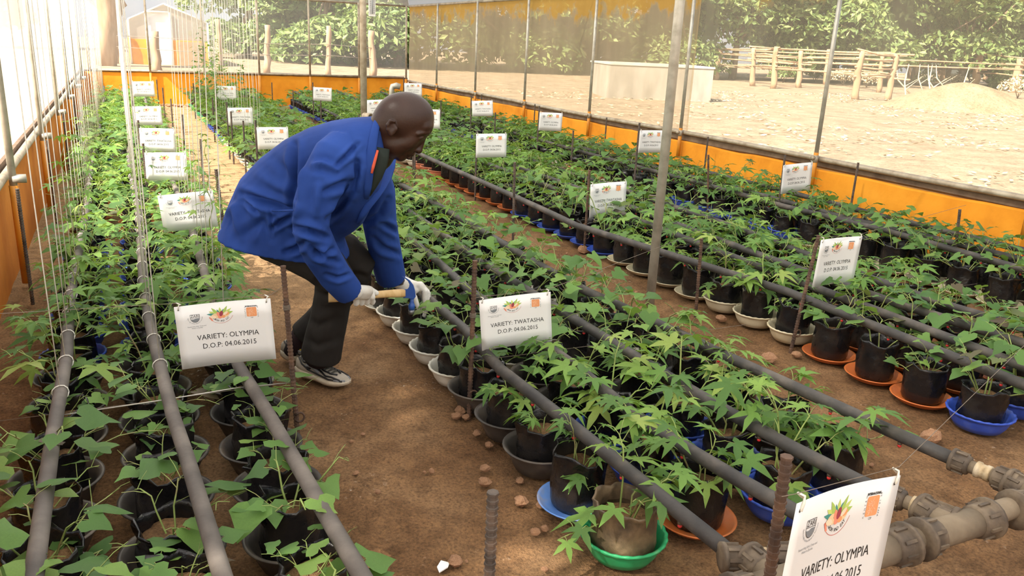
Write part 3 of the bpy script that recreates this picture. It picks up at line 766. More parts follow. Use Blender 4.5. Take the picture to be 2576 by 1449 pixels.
def ell(cx, cy, a, b, rot=0, n=14):
    c, s = math.cos(rot), math.sin(rot)
    return [(cx + a * math.cos(t) * c - b * math.sin(t) * s, cy + a * math.cos(t) * s + b * math.sin(t) * c) for t in [2*pi*k/n for k in range(n)]]
def petal(cx, cy, L, w, ang):
    c, s = math.cos(ang), math.sin(ang); P = [(0, 0), (.35, .5), (.65, .38), (1, 0), (.65, -.38), (.35, -.5)]
    return [(cx + L * u * c - w * v * s, cy + L * u * s + w * v * c) for u, v in P]
def strokes(segs, w):
    V, F = [], []
    for (x0, y0, x1, y1) in segs:
        d = math.hypot(x1-x0, y1-y0); nx, ny = -(y1-y0)/d*w/2, (x1-x0)/d*w/2; b = len(V)
        V += [(x0+nx, y0+ny, 0), (x0-nx, y0-ny, 0), (x1-nx, y1-ny, 0), (x1+nx, y1+ny, 0)]; F.append((b, b+1, b+2, b+3))
    return V, F
def joinvf(*a):
    V, F = [], []
    for v, f in a:
        b = len(V); V += [tuple(q) for q in v]; F += [tuple(i + b for i in g) for g in f]
    return V, F
SIGNM = {}
nu, nv = 12, 4
V = [(SW * i / nu, -SH * j / nv, 0) for j in range(nv + 1) for i in range(nu + 1)]
F = [(j*(nu+1)+i, (j+1)*(nu+1)+i, (j+1)*(nu+1)+i+1, j*(nu+1)+i+1) for j in range(nv) for i in range(nu)]
Vf, Vb = bent(V, 0), bent(V, -.0012); nn = len(V)
per = [i for i in range(nu + 1)] + [(j*(nu+1)+nu) for j in range(1, nv + 1)] + [nv*(nu+1)+i for i in range(nu - 1, -1, -1)] + [j*(nu+1) for j in range(nv - 1, 0, -1)]
F2 = F + [tuple(i + nn for i in f[::-1]) for f in F] + [(per[k], per[(k+1) % len(per)], per[(k+1) % len(per)] + nn, per[k] + nn) for k in range(len(per))]
SIGNM['sheet'] = mesh('sheet', list(Vf) + list(Vb), F2, MT['paper'], True)
for nm, txt in (('OLYMPIA', 'VARIETY: OLYMPIA'), ('TWATASHA', 'VARIETY: TWATASHA')):
    SIGNM[nm] = flat('variety_line', *text_mesh(txt, .0255, 't', None, cx=.158, y=-.126, squeeze=.92), 'ink')
SIGNM['date'] = flat('date_line', *text_mesh('D.O.P: 04.06.2015', .0255, 't', None, cx=.160, y=-.158, squeeze=.92), 'ink')
SIGNM['hole'] = flat('eyelet', *joinvf(poly(ell(.012, -.012, .0028, .0028)), poly(ell(SW - .014, -.012, .0028, .0028))), 'hole')
# shield logo
c0 = (.060, -.046)
sh = [(c0[0] - .0145, c0[1] + .012), (c0[0] + .0145, c0[1] + .012)]
curve = [(c0[0] + .0145 * math.cos(a), c0[1] + .001 + .0165 * math.sin(a)) for a in np.linspace(0, -pi, 13)]
segs = [(sh[0][0], sh[0][1], sh[1][0], sh[1][1]), (sh[1][0], sh[1][1], curve[0][0], curve[0][1]), (sh[0][0], sh[0][1], curve[-1][0], curve[-1][1]), (c0[0] - .0145, c0[1] + .0005, c0[0] + .0145, c0[1] + .0005)]
segs += [(*curve[i], *curve[i+1]) for i in range(12)]
SIGNM['shield'] = flat('shield_outline', *joinvf(strokes(segs, .0009), text_mesh('ZARI', .0125, 't', None, cx=c0[0], y=c0[1] + .0022)), 'ink')
wat = [(c0[0] - .0135, c0[1] - .0035), (c0[0] - .005, c0[1] - .0045), (c0[0] + .002, c0[1] - .002), (c0[0] + .0135, c0[1] - .002)] + [(c0[0] + .0135 * math.cos(a), c0[1] + .0005 + .0155 * math.sin(a)) for a in np.linspace(-.2, -pi + .25, 9)]
SIGNM['water'] = flat('shield_field', *poly(wat[::-1]), 'ink_grey')
SIGNM['motto'] = flat('small_caption', *joinvf(arc_text('Zambia Agriculture Research Institute', .0052, c0[0], c0[1] + .002, .0235, 184, 358), text_mesh('Researching Soils, Crops and', .0055, 't', None, cx=c0[0] + .003, y=-.0775, squeeze=.9), text_mesh('Water in Zambia', .0055, 't', None, cx=c0[0] + .003, y=-.0835, squeeze=.9)), 'ink_grey')
# harvest logo
h0 = (.141, -.047)
lf = {'lime_ink': [], 'teal_ink': [], 'leaf_green_ink': [], 'tan_ink': [], 'coral_ink': [], 'orange_ink': [], 'maroon_ink': [], 'peach_ink': []}
for ang, L, w, m_ in ((168, .046, .012, 'teal_ink'), (150, .042, .014, 'lime_ink'), (128, .046, .013, 'leaf_green_ink'), (110, .036, .010, 'teal_ink'), (92, .046, .014, 'lime_ink'), (72, .036, .010, 'teal_ink'), (60, .047, .012, 'leaf_green_ink'), (38, .046, .012, 'lime_ink'), (18, .042, .013, 'leaf_green_ink')):
    a = math.radians(ang); lf[m_].append(poly(petal(h0[0] + .012 * math.cos(a), h0[1] + .002 + .002 * math.sin(a), L * (.56 if 60 < ang < 120 else .72), w * .8, a)))
for cx_, cy_, a_, b_, ro, m_ in ((-.022, -.002, .013, .007, .4, 'tan_ink'), (-.008, .002, .006, .012, .2, 'coral_ink'), (.002, .004, .007, .013, -.3, 'maroon_ink'), (.016, .004, .011, .006, .6, 'peach_ink'), (.022, .001, .009, .006, .5, 'orange_ink'), (-.026, -.010, .012, .007, -.2, 'peach_ink'), (-.014, -.011, .009, .007, 0, 'tan_ink'), (-.003, -.012, .008, .008, 0, 'coral_ink'), (.008, -.011, .008, .007, 0, 'orange_ink'), (.020, -.007, .011, .006, .5, 'tan_ink')):
    lf[m_].append(poly(ell(h0[0] + cx_ * .95, h0[1] + .004 + cy_ * .7, a_ * .85, b_ * .75, ro, 12)))
HARV = []
for k, (m_, L) in enumerate(lf.items()):
    if L: HARV.append(flat('emblem_' + m_.replace('_ink', ''), *joinvf(*L), m_, .0006 + .0001 * k))
bowl_c = (h0[0], h0[1] + .010)
ba = np.linspace(math.radians(200), math.radians(340), 22)
bp_ = [(bowl_c[0] + .040 * math.cos(a), bowl_c[1] + .037 * math.sin(a)) for a in ba]
HARV.append(flat('emblem_bowl', *strokes([(*bp_[i], *bp_[i+1]) for i in range(21)], .0009), 'ink_red'))
HARV.append(flat('emblem_bowl_end', *poly([(bowl_c[0] - .037, bowl_c[1] - .012), (bowl_c[0] - .031, bowl_c[1] - .026), (bowl_c[0] - .025, bowl_c[1] - .026), (bowl_c[0] - .032, bowl_c[1] - .012)]), 'coral_ink'))
HARV.append(flat('emblem_motto', *arc_text('GROW AND EAT', .0088, bowl_c[0] + .001, bowl_c[1] + .001, .0330, 224, 318), 'ink'))
# square logo
s0 = (.240, -.043); q = .0165
sq = []
for (cx_, cy_, a0) in ((q - .004, q - .004, 0), (-q + .004, q - .004, 90), (-q + .004, -q + .004, 180), (q - .004, -q + .004, 270)):
    for k in range(5):
        a = math.radians(a0 + 22.5 * k); sq.append((s0[0] + cx_ + .004 * math.cos(a), s0[1] + cy_ + .004 * math.sin(a)))
SQ = [flat('emblem_square', *poly(sq), 'orange_ink')]
seg = []
r_ = random.Random(4)
for k in range(16):
    x, y = s0[0] + r_.uniform(-.012, .012), s0[1] + r_.uniform(-.012, .012); a = r_.choice([0.3, 1.4, 2.2, 1.0]); L = r_.uniform(.003, .007)
    x0, y0 = x - L * math.cos(a), y - L * math.sin(a); x1, y1 = x + L * math.cos(a), y + L * math.sin(a); xm, ym = x + .002 * math.sin(a), y - .002 * math.cos(a)
    cl = lambda v, c: max(c - .0145, min(c + .0145, v))
    x0, x1, xm = cl(x0, s0[0]), cl(x1, s0[0]), cl(xm, s0[0]); y0, y1, ym = cl(y0, s0[1]), cl(y1, s0[1]), cl(ym, s0[1])
    if math.hypot(xm-x0, ym-y0) > 1e-4 and math.hypot(x1-xm, y1-ym) > 1e-4: seg += [(x0, y0, xm, ym), (xm, ym, x1, y1)]
SQ.append(flat('emblem_squiggle', *strokes(seg, .0009), 'pale_orange_ink', .0009))
parts = [text_mesh('INTERNACIONAL', .0058, 't', None, cx=s0[0], y=s0[1] + .0185, squeeze=.85, bold=.0003), text_mesh('CIP', .0055, 't', None, cx=s0[0], y=s0[1] - .0225)]
for i, ch in enumerate('CENTRO'):
    V, F = text_mesh(ch, .0052, 't', None, cx=0, y=-.0019); V = np.stack([-V[:, 1] + s0[0] - .0205, V[:, 0] + s0[1] - .0165 + i * .0066, V[:, 2]], 1); parts.append((V, F))
for i, ch in enumerate('DE LA PAPA'):
    if ch == ' ': continue
    V, F = text_mesh(ch, .0050, 't', None, cx=0, y=-.0019); V = np.stack([V[:, 1] + s0[0] + .0205, -V[:, 0] + s0[1] + .018 - i * .0040, V[:, 2]], 1); parts.append((V, F))
SQ.append(flat('emblem_lettering', *joinvf(*parts), 'ink'))

# ================================================================ leaves and plants
def palm_leaf(seed, far=False):
    r = random.Random(seed)
    angs = [108, 54, 0, -54, -108]; lens = [.55, .9, 1.05, .9, .55]
    wid = [.085, .125, .14, .125, .085]
    V = [(0, 0, 0)]; F = []
    z = lambda x, y, k=0.0: -.16 * (x * x + y * y) + k
    def P(a, d, off=0.0, k=0.0):
        a = math.radians(a); x, y = math.sin(a) * d + math.cos(a) * off, math.cos(a) * d - math.sin(a) * off
        V.append((x, y, z(x, y, k))); return len(V) - 1
    A = [a + r.uniform(-7, 7) for a in angs]; L = [l * r.uniform(.88, 1.1) for l in lens]
    val = [P(158 - r.uniform(0, 10), .13)]
    for i in range(4): val.append(P((A[i] + A[i+1]) / 2, .27 + r.uniform(-.03, .04), 0, .02))
    val.append(P(-158 + r.uniform(0, 10), .13))
    for i in range(5):
        w = wid[i] * r.uniform(.85, 1.15); l = L[i]
        s1 = P(A[i], l * .5, w, .045); s2 = P(A[i], l * .5, -w, .045); tip = P(A[i], l, 0, -.04)
        if far:
            F.append((0, s2, tip, s1)); continue
        md = P(A[i], l * .5, 0, 0)
        F += [(0, md, s1, val[i]), (md, tip, s1), (md, s2, tip), (0, val[i+1], s2, md)]
    return V, F
def heart_leaf(seed, far=False):
    r = random.Random(seed)
    j = lambda v, s=.03: v + r.uniform(-s, s)
    half = [(.17, -.18), (.43, -.15), (.555, .09), (.47, .245), (.39, .33), (.20, .64)]
    tip = (j(0), .98)
    if far:
        V = [(0, 0, 0), (.45, -.08, .02), (.36, .4, .0), (0, .98, -.12), (-.36, .4, .0), (-.45, -.08, .02)]
        return V, [(0, 1, 2, 3), (0, 3, 4, 5)]
    V, F = [(0, 0, 0), (0, .33, .0), (0, .66, -.05), (tip[0], tip[1], -.16)], []
    for s in (1, -1):
        ids = []
        for (x, y) in half:
            x, y = j(x), j(y)
            V.append((s * x, y, .07 * math.sin(6 * y + s + seed) + .09 * x - .14 * (x * x + y * y))); ids.append(len(V) - 1)
        fs = [(0, ids[0], ids[1]), (0, ids[1], ids[2], 1), (1, ids[2], ids[3]), (1, ids[3], ids[4], 2), (2, ids[4], ids[5]), (2, ids[5], 3)]
        F += fs if s > 0 else [f[::-1] for f in fs]
    return V, F
LEAF = {'palm': [], 'heart': []}
FARLEAF = {'palm': [], 'heart': []}
for k in range(6):
    V, F = palm_leaf(k); LEAF['palm'].append(mesh('lobed_leaf', V, F, MT['leaf_palm'], True)); FARLEAF['palm'].append(palm_leaf(k, True))
    V, F = heart_leaf(k); LEAF['heart'].append(mesh('heart_leaf', V, F, MT['leaf_heart'], True)); FARLEAF['heart'].append(heart_leaf(k, True))
def frame(y, zn):
    y = np.array(y, float); y /= np.linalg.norm(y)
    zn = np.array(zn, float); zn -= y * (zn @ y); zn /= np.linalg.norm(zn)
    return np.stack([np.cross(y, zn), y, zn], 1)
def grow(kind, seed, tall=0.0):
    """one plant above z = 0 (soil level): vine (V,F) and leaf placements (mesh index, 4x4)"""
    r = random.Random(seed * 7 + (1 if kind == 'palm' else 2))
    mb = MB(); leaves = []
    nv = r.randint(4, 6)
    for s in range(nv):
        a = 2 * pi * (s + r.uniform(-.3, .3)) / nv
        reach = r.uniform(.05, .19); hgt = r.uniform(.06, .19) if s else r.uniform(.15, .25)
        if s == 1 and r.random() < .45: reach, hgt = r.uniform(.2, .3), r.uniform(.0, .1)
        pts = []
        for k in range(5):
            f = k / 4
            pts.append((math.cos(a) * (.02 + reach * f ** .8) + r.uniform(-.01, .01), math.sin(a) * (.02 + reach * f ** .8) + r.uniform(-.01, .01), hgt * math.sin(f * pi * .62) / math.sin(pi * .62) - .01 * (k == 0)))
        mb.tube(pts, [.0036, .0034, .003, .0026, .0018], 4, cap=False)
        nl = r.randint(4, 5) if kind == 'palm' else r.randint(3, 4)
        for q in range(nl):
            f = .22 + .78 * (q + r.uniform(0, .6)) / nl; f = min(f, 1.0)
            i = min(3, int(f * 4)); g = f * 4 - i
            p = np.array(pts[i]) * (1-g) + np.array(pts[i+1]) * g
            b = a + (1 if q % 2 else -1) * r.uniform(.3, 1.5)
            L = r.uniform(.035, .085) * (1.25 if kind == 'heart' else 1)
            dv = np.array([math.cos(b), math.sin(b), r.uniform(.25, 1.0)]); dv /= np.linalg.norm(dv)
            e = p + dv * L
            mb.tube([p, p + dv * L * .5 + np.array([0, 0, .008]), e], [.0018, .0016, .0014], 3, cap=False)
            size = r.uniform(.075, .122) if kind == 'palm' else r.uniform(.06, .10)
            if q == nl - 1 and r.random() < .6: size *= .55
            yv = np.array([math.cos(b) + r.uniform(-.3, .3), math.sin(b) + r.uniform(-.3, .3), r.uniform(-.55, .25)])
            zn = np.array([r.uniform(-.45, .45), r.uniform(-.45, .45), 1.0]) + .25 * np.array([math.cos(b), math.sin(b), 0])
            M = np.eye(4); M[:3, :3] = frame(yv, zn) * size; M[:3, 3] = e
            leaves.append((r.randrange(6), M))
    return mb, leaves
NVAR = 9
PLANT = {}
for kind in ('palm', 'heart'):
    for k in range(NVAR):
        mb, lv = grow(kind, k)
        PLANT[kind, k] = (mb.mesh('vine', MT['vine'], True), lv, (np.array(mb.V), mb.F))
# bags
def bag_vf(seed, n=22, dirty=False):
    r = random.Random(seed)
    h = r.uniform(.185, .205); ph = [r.uniform(0, 6.28) for _ in range(6)]
    prof = [(.05, 0), (.088, .002), (.096, .02), (.098, .06), (.097, .10), (.096, .135), (.094, h - .03), (.097, h - .012), (.1, h), (.095, h + .004), (.09, h - .008), (.087, h - .03), (.086, h - .055)]
    if dirty: prof = [(a * 1.12, z * .86) for a, z in prof]
    def fn(rr, z, th, j):
        cr = .0035 * math.sin(5 * th + ph[0] + z * 30) + .003 * math.sin(9 * th + ph[1] - z * 50) + .002 * math.sin(14 * th + ph[2] + z * 90)
        k = min(1, z / .05); rim = max(0, (z - .12) / .08) if j > 4 else 0
        rr = rr + cr * k * (1 + 1.6 * rim)
        return max(rr, .001), z + (rim ** 2) * (.010 * math.sin(3 * th + ph[3]) + .007 * math.sin(7 * th + ph[4]))
    V, F = lathe_vf(prof, n, fn)
    return V, F[:-1], h
BAGS, SOILS = [], []
for k in range(7):
    V, F, h = bag_vf(k); BAGS.append((mesh('plant_bag', V, F, MT['bag'], True), h))
V, F, hd = bag_vf(30, 26, True); BAG_DIRTY = (mesh('plant_bag', V, F, MT['bag_dirty'], True), hd * .86)
for k in range(3):
    r = random.Random(k); V, F = [(0, 0, .004)], []
    for j in (1, 2, 3):
        for i in range(14): V.append((.0865 * j / 3 * math.cos(2*pi*i/14), .0865 * j / 3 * math.sin(2*pi*i/14), r.uniform(-.004, .006)))
    F = [(0, 1+i, 1+(i+1) % 14) for i in range(14)]
    for j in range(2): F += [(1+j*14+i, 1+(j+1)*14+i, 1+(j+1)*14+(i+1) % 14, 1+j*14+(i+1) % 14) for i in range(14)]
    SOILS.append(mesh('soil', V, F, MT['soil_pot'], True))
# basins
def basin_vf(kind, n):
    if kind == 'bowl':
        prof = [(.085, 0), (.098, .003), (.114, .028), (.126, .058), (.130, .069), (.139, .071), (.1415, .077), (.138, .082), (.129, .078), (.122, .060), (.107, .030), (.09, .013), (.0, .012)]
        def fn(r, z, th, j):
            if 4 <= j <= 9: k = math.cos(24 * th); r *= 1 + .010 * k; z += .0018 * k * (1 if 5 < j < 9 else 0)
            return r, z
        return lathe_vf(prof, n, fn)
    if kind == 'plate':
        return lathe_vf([(.098, 0), (.108, .003), (.132, .022), (.139, .027), (.1415, .030), (.139, .033), (.130, .027), (.106, .010), (.0, .010)], n)
    return lathe_vf([(.088, 0), (.097, .003), (.118, .05), (.131, .082), (.139, .089), (.1475, .091), (.149, .096), (.139, .0965), (.129, .088), (.115, .054), (.093, .012), (.0, .012)], n)
FLOORZ = {'bowl': .0125, 'plate': .0105, 'basin': .0125}
BASMAT = {'white': 'white_plastic', 'cream': 'cream_plastic', 'blue': 'blue_plastic', 'pale blue': 'lblue_plastic', 'orange': 'orange_plastic', 'salmon': 'pink_plastic', 'black': 'black_plastic', 'green': 'green_plastic'}
_bm = {}
def basin_mesh(col, kind):
    if (col, kind) not in _bm:
        V, F = basin_vf(kind, 96 if kind == 'bowl' else 36)
        _bm[col, kind] = mesh(kind, V, F, MT[BASMAT[col]], True)
    return _bm[col, kind]

# ================================================================ beds: columns of pots
BEDNAME = ['left wall bed', "the man's bed", 'bed behind steel pole', 'right wall bed']
def plan_left(c, y):
    k = 'heart' if y < 3.3 or 5.3 < y < 7.2 or 9.6 < y < 11.6 or y > 15.5 else 'palm'
    if y < 3.95: b = ('black', 'basin')
    elif y < 6.2: b = ('blue', 'bowl')
    elif y < 8.6: b = ('orange', 'plate')
    elif y < 12: b = ('blue', 'bowl')
    else: b = ('white', 'bowl')
    return k, b
def plan_one(c, y):
    k = 'palm' if y < 2.95 or 5.3 < y < 7.4 or 9.6 < y < 11.9 or 14 < y < 16.2 else 'heart'
    if c == 0:
        b = ('green', 'bowl') if y < 1.9 else ('pale blue', 'plate') if y < 2.2 else ('black', 'basin') if y < 3.0 else ('white', 'bowl') if y < 4.4 else ('white', 'plate') if y < 5.2 else ('blue', 'bowl') if y < 8.4 else ('white', 'bowl') if y < 12.2 else ('blue', 'bowl') if y < 14.5 else ('green', 'bowl')
    elif c == 1:
        b = ('orange', 'plate') if y < 2.0 else ('blue', 'bowl') if y < 2.6 else ('black', 'basin') if y < 3.3 else ('white', 'bowl') if y < 5.2 else ('blue', 'bowl')
    elif c == 2:
        b = ('blue', 'bowl') if y < 2.5 else ('black', 'basin') if y < 3.1 else ('white', 'bowl') if y < 5.2 else ('blue', 'bowl')
    else:
        b = ('blue', 'plate') if y < 2.0 else ('black', 'basin') if y < 2.9 else ('white', 'bowl') if y < 4.8 else ('blue', 'bowl') if y < 8 else ('green', 'bowl')
    return k, b
def plan_two(c, y):
    k = 'heart' if y < 3.12 or 5.15 < y < 7.0 or 9.2 < y < 11.4 or y > 15.7 else 'palm'
    b = ('blue', 'bowl') if y < 2.15 else ('orange', 'plate') if y < 3.05 else ('cream', 'bowl') if y < 3.95 else ('cream', 'plate') if y < 5.15 else ('blue', 'plate') if y < 6.85 else ('orange', 'plate') if y < 8.9 else ('salmon', 'bowl') if y < 9.6 else ('white', 'bowl') if y < 11.5 else ('blue', 'bowl')
    if c in (1, 2) and 3.0 < y < 4: b = ('cream', 'plate')
    return k, b
def plan_three(c, y):
    k = 'heart' if y < 5.25 or 7.2 < y < 9.4 or 11.5 < y < 13.5 else 'palm'
    b = ('cream', 'plate') if y < 5.15 else ('blue', 'bowl') if y < 7.3 else ('white', 'plate') if y < 8.3 else ('salmon', 'bowl') if y < 9.1 else ('white', 'bowl') if y < 11 else ('blue', 'bowl')
    return k, b
BEDS = [([-.31, .02, .35], 1.56, .305, 18.2, plan_left), ([1.33, 1.645, 1.975, 2.30], 1.83, .29, 18.2, plan_one),
        ([3.34, 3.66, 3.98, 4.30], 2.03, .29, 18.2, plan_two), ([5.25, 5.53, 5.81], 2.95, .29, 18.4, plan_three)]
POTS = []
for bi, (cols, y0, dy, y1, plan) in enumerate(BEDS):
    for c, x in enumerate(cols):
        k = 0; y = y0 + (.0 if c % 2 == 0 else .05)
        while y < y1:
            kind, bas = plan(c, y)
            r = random.Random(bi * 10007 + c * 1009 + k)
            px = x + r.uniform(-.010, .010); py = y + r.uniform(-.003, .003)
            u, v, a = proj((px, py, .25))
            if a > .3 and -260 < u < PW + 320 and v < PH + 420:
                POTS.append(dict(x=px, y=py, bed=bi, col=c, kind=kind, basin=bas, dist=a, row=k, seed=r.randrange(10 ** 6)))
            k += 1; y += dy
POTS.sort(key=lambda p: p['dist'])
LIM = 300
KN = {'palm': 'lobed vine', 'heart': 'heart-leaved vine'}
BK = {'bowl': 'bowl', 'plate': 'saucer', 'basin': 'basin'}
ORD = ['first', 'second', 'third', 'fourth', 'fifth', 'sixth', 'seventh', 'eighth', 'ninth', 'tenth', 'eleventh', 'twelfth']
ROWN = [['wall-side row', 'middle row', 'aisle-side row'], ['front row', 'second row', 'third row', 'back row'], ['front row', 'second row', 'third row', 'back row'], ['front row', 'middle row', 'wall-side row']]
END = ['open end', 'supply pipe', 'supply pipe', 'supply pipe']
FRONT = {0: 2, 1: 0, 2: 0, 3: 0}
RUN = {}
for p in sorted(POTS, key=lambda p: p['y']):           # place of each pot within its run of equal basins
    k = (p['bed'], p['col'], p['basin']); p['n'] = RUN.get(k, 0); RUN[k] = p['n'] + 1
def place_pot(p):
    r = random.Random(p['seed'])
    col, bk = p['basin']; bed = BEDNAME[p['bed']]
    b = obj('plastic_' + bk, basin_mesh(col, bk), None, (p['x'], p['y'], 0), (0, 0, r.uniform(0, 6.28)))
    special = p['bed'] == 1 and p['col'] == 0 and p['row'] == 0
    row = ROWN[p['bed']][p['col']]
    if FRONT[p['bed']] == p['col'] and p['n'] < 12:
        what = f"{ORD[p['n']]} {col} {BK[bk]} from the {END[p['bed']]}, {row}, {bed}"; grp = None
        lab, lab2, grp2 = what, f"bagged {KN[p['kind']]} in {what.replace(' from the', ' from')}", None
    else:
        lab = f"{col} plastic {BK[bk]} under a plant bag, {row}, {bed}"; grp = f"{col} {BK[bk]}s, {row}, {bed}"
        lab2 = f"bagged {KN[p['kind']]} in {col} {BK[bk]}, {row}, {bed}"; grp2 = f"{p['kind']} vines in {col} {BK[bk]}s, {row}, {bed}"
    if special: lab = 'green fluted plastic bowl under a mud-smeared plant bag beside a pipe end'; grp = None
    tag(b, lab, BK[bk], grp)
    rz = r.uniform(0, 6.28)
    lab, grp = lab2, grp2
    if special: lab = 'mud-smeared squat bag with a lobed vine in the green bowl'; grp = None
    t = thing('potted_vine', lab, 'potted plant', (p['x'], p['y'], FLOORZ[bk]), rz, grp)
    bm, h = BAG_DIRTY if special else BAGS[r.randrange(7)]
    sc = r.uniform(.94, 1.0)
    obj('plant_bag', bm, t, scale=(sc, sc, r.uniform(.92, 1.06)))
    zs = h * .92 - .038
    obj('soil', SOILS[r.randrange(3)], t, (0, 0, zs), scale=sc * (1.1 if special else 1))
    var = (5 if special else r.randrange(NVAR))
    vm, lv, _ = PLANT[p['kind'], var]
    big = 1.0 if p['bed'] == 0 and p['y'] < 3.4 else 1.0
    s = r.uniform(.9, 1.15) * big
    if p['bed'] == 1 and p['col'] == 0 and 1 <= p['row'] <= 3: s *= .62
    if p['bed'] == 1 and p['col'] == 0 and p['row'] in (6, 7, 8): s *= .7
    if p['bed'] == 0 and p['col'] == 2 and 2.4 < p['y'] < 3.6: s *= .72
    if p['bed'] == 2 and p['col'] == 0 and p['row'] in (1, 4): s *= .6
    low = 1.0
    if p['bed'] == 0 and p['y'] < 3.4:
        low = .72
        if r.random() < .3: s *= .6
    v = obj('vine', vm, t, (0, 0, zs), (0, 0, r.uniform(0, 6.28)), (s, s, s * low))
    lm = LEAF[p['kind']]
    drop = .36 if p['bed'] == 0 and p['y'] < 3.4 else .22 if p['bed'] == 1 and p['y'] < 3 else .1
    for i, M in lv:
        if r.random() < drop: continue
        if p['bed'] in (0, 3) and abs(M[0, 3]) + abs(M[1, 3]) > .30 and p['col'] != 1: continue
        M2 = M.copy()
        if low < 1: M2[:3, :3] *= 1.22
        obj('leaf', lm[i], v, mtx=Matrix(M2.tolist()))
for p in POTS[:LIM]: place_pot(p)
# everything farther away, uncountable in the photograph
def far_stuff(pots):
    bv, bf, bmi = [], [], []; nb = 0
    mats = [MT['bag'], MT['soil_pot'], MT['vine'], MT['leaf_palm'], MT['leaf_heart']]
    bagV, bagF = lathe_vf([(.088, 0), (.097, .05), (.096, .15), (.098, .2), (.088, .195), (.086, .16), (0, .162)], 10); bagV = np.array(bagV)
    V, F, MI = [], [], []; off = 0
    kinds = {k: basin_vf(k, 16) for k in ('bowl', 'plate', 'basin')}
    cols = list(BASMAT); BV, BF, BM = [], [], []; boff = 0
    for p in pots:
        r = random.Random(p['seed']); rz = r.uniform(0, 6.28)
        o = np.array([p['x'], p['y'], FLOORZ[p['basin'][1]]])
        V.append(bagV + o); F += [tuple(i + off for i in f) for f in bagF]; MI += [1 if j >= 50 else 0 for j in range(len(bagF))]; off += len(bagV)
        vm, lv, (vv, vf) = PLANT[p['kind'], r.randrange(NVAR)]
        s = r.uniform(.95, 1.2) * (.8 if (p['bed'], p['col']) in ((3, 2), (0, 2)) else 1); c_, s_ = math.cos(rz) * s, math.sin(rz) * s
        R = np.array([[c_, -s_, 0], [s_, c_, 0], [0, 0, s]]); oz = o + np.array([0, 0, .155])
        V.append(vv @ R.T + oz); F += [tuple(i + off for i in f) for f in vf]; MI += [2] * len(vf); off += len(vv)
        for i, M in lv:
            lV, lF = FARLEAF[p['kind']][i]; lV = np.array(lV) * np.array([1.25, 1.05, 1])
            W = (lV @ M[:3, :3].T + M[:3, 3]) @ R.T + oz
            if W[:, 0].max() > XR - .05 or W[:, 0].min() < XL + .02 or W[:, 1].max() > YB - .02: continue
            V.append(W); F += [tuple(i + off for i in f) for f in lF]
            MI += [3 if p['kind'] == 'palm' else 4] * len(lF); off += len(lV)
        kV, kF = kinds[p['basin'][1]]
        BV.append(np.array(kV) + np.array([p['x'], p['y'], 0])); BF += [tuple(i + boff for i in f) for f in kF]; BM += [cols.index(p['basin'][0])] * len(kF); boff += len(kV)
    o = obj('potted_vine_rows', mesh('potted_vine_rows', np.concatenate(V), F, mats, True, MI)); o['kind'] = 'stuff'
    tag(o, 'far rows of bagged sweet potato vines filling the beds towards the back wall', 'potted plants')
    o = obj('saucer_rows', mesh('saucer_rows', np.concatenate(BV), BF, [MT[BASMAT[c]] for c in cols], True, BM)); o['kind'] = 'stuff'
    tag(o, 'coloured bowls and saucers under the far rows of plant bags', 'bowls')
far_stuff(POTS[LIM:])

# ================================================================ irrigation pipes
PZ = .285
def drip_pipe(pts, label, group, emit_to=7.5, r=.0235, first=None, couple=True):
    t = thing('drip_pipe', label, 'pipe', (0, 0, 0), group=group)
    MB().tube(pts, r, 12).obj('tube', MT['pipe_grey' if 'left' in label else 'pipe'], t)
    P = np.array(pts); y = (first or P[0][1]) + .22
    while y < emit_to:
        x = np.interp(y, P[:, 1], P[:, 0]); z = np.interp(y, P[:, 1], P[:, 2])
        e = obj('emitter', EM[0], t, (x - .002, y, z - r), (0, 0, random.uniform(0, 6)))
        obj('red_cap', EM[1], e, (0, 0, 0))
        y += .29
    return t
EM = (MB().lathe([(.006, .004), (.008, 0), (.008, -.008), (.004, -.010)], 8).mesh('emitter', MT['coupling']),
      MB().lathe([(.004, -.009), (.0065, -.011), (.007, -.016), (.004, -.020)], 8).mesh('red_cap', MT['red_plastic']))
def sag(y, a=.0): return PZ - .02 * math.sin(max(0, y - 1.4) * 1.43) ** 2
def pipe_path(pxs, far_x, y_end=18.1, rise=.12):
    pts = [at_z(x, y, PZ) for x, y in pxs]; pts.sort(key=lambda p: p[1])
    L = pts[-1]; out = [tuple(p) for p in pts]
    ys = np.arange(L[1] + .6, y_end, .6)
    for y in ys:
        f = (y - L[1]) / (y_end - L[1])
        out.append((L[0] * (1-f) + far_x * f + .012 * math.sin(y * 1.3), y, PZ + rise * max(0, (y - 13) / 5) ** 2))
    return out
PIPES = {}
def add_pipe(key, pxs, far_x, label, group, **k):
    PIPES[key] = pipe_path(pxs, far_x); return drip_pipe(PIPES[key], label, group, **k)
g0, g1, g2, g3 = [f'drip pipes over the {b}' for b in BEDNAME]
add_pipe('L1', [(78, 1500), (85, 1449), (135, 1085), (168, 893), (174, 769), (188, 676)], -.33, 'dusty drip pipe over the pots nearest the left wall', None)
add_pipe('L2', [(580, 1510), (560, 1449), (470, 1150), (435, 1045), (390, 870), (372, 790)], .0, 'dusty drip pipe over the middle of the bed along the left wall', None)
add_pipe('L3', [(945, 1510), (910, 1449), (800, 1260), (680, 1050), (600, 920)], .33, 'dusty drip pipe over the left bed beside the aisle with the man', None)
A_PTS = [(1100, 771), (1166, 826), (1260, 930), (1426, 1060), (1636, 1230), (1850, 1402)]
add_pipe('A', A_PTS, 1.34, 'dark drip pipe over the front row of the bed the man works on', None)
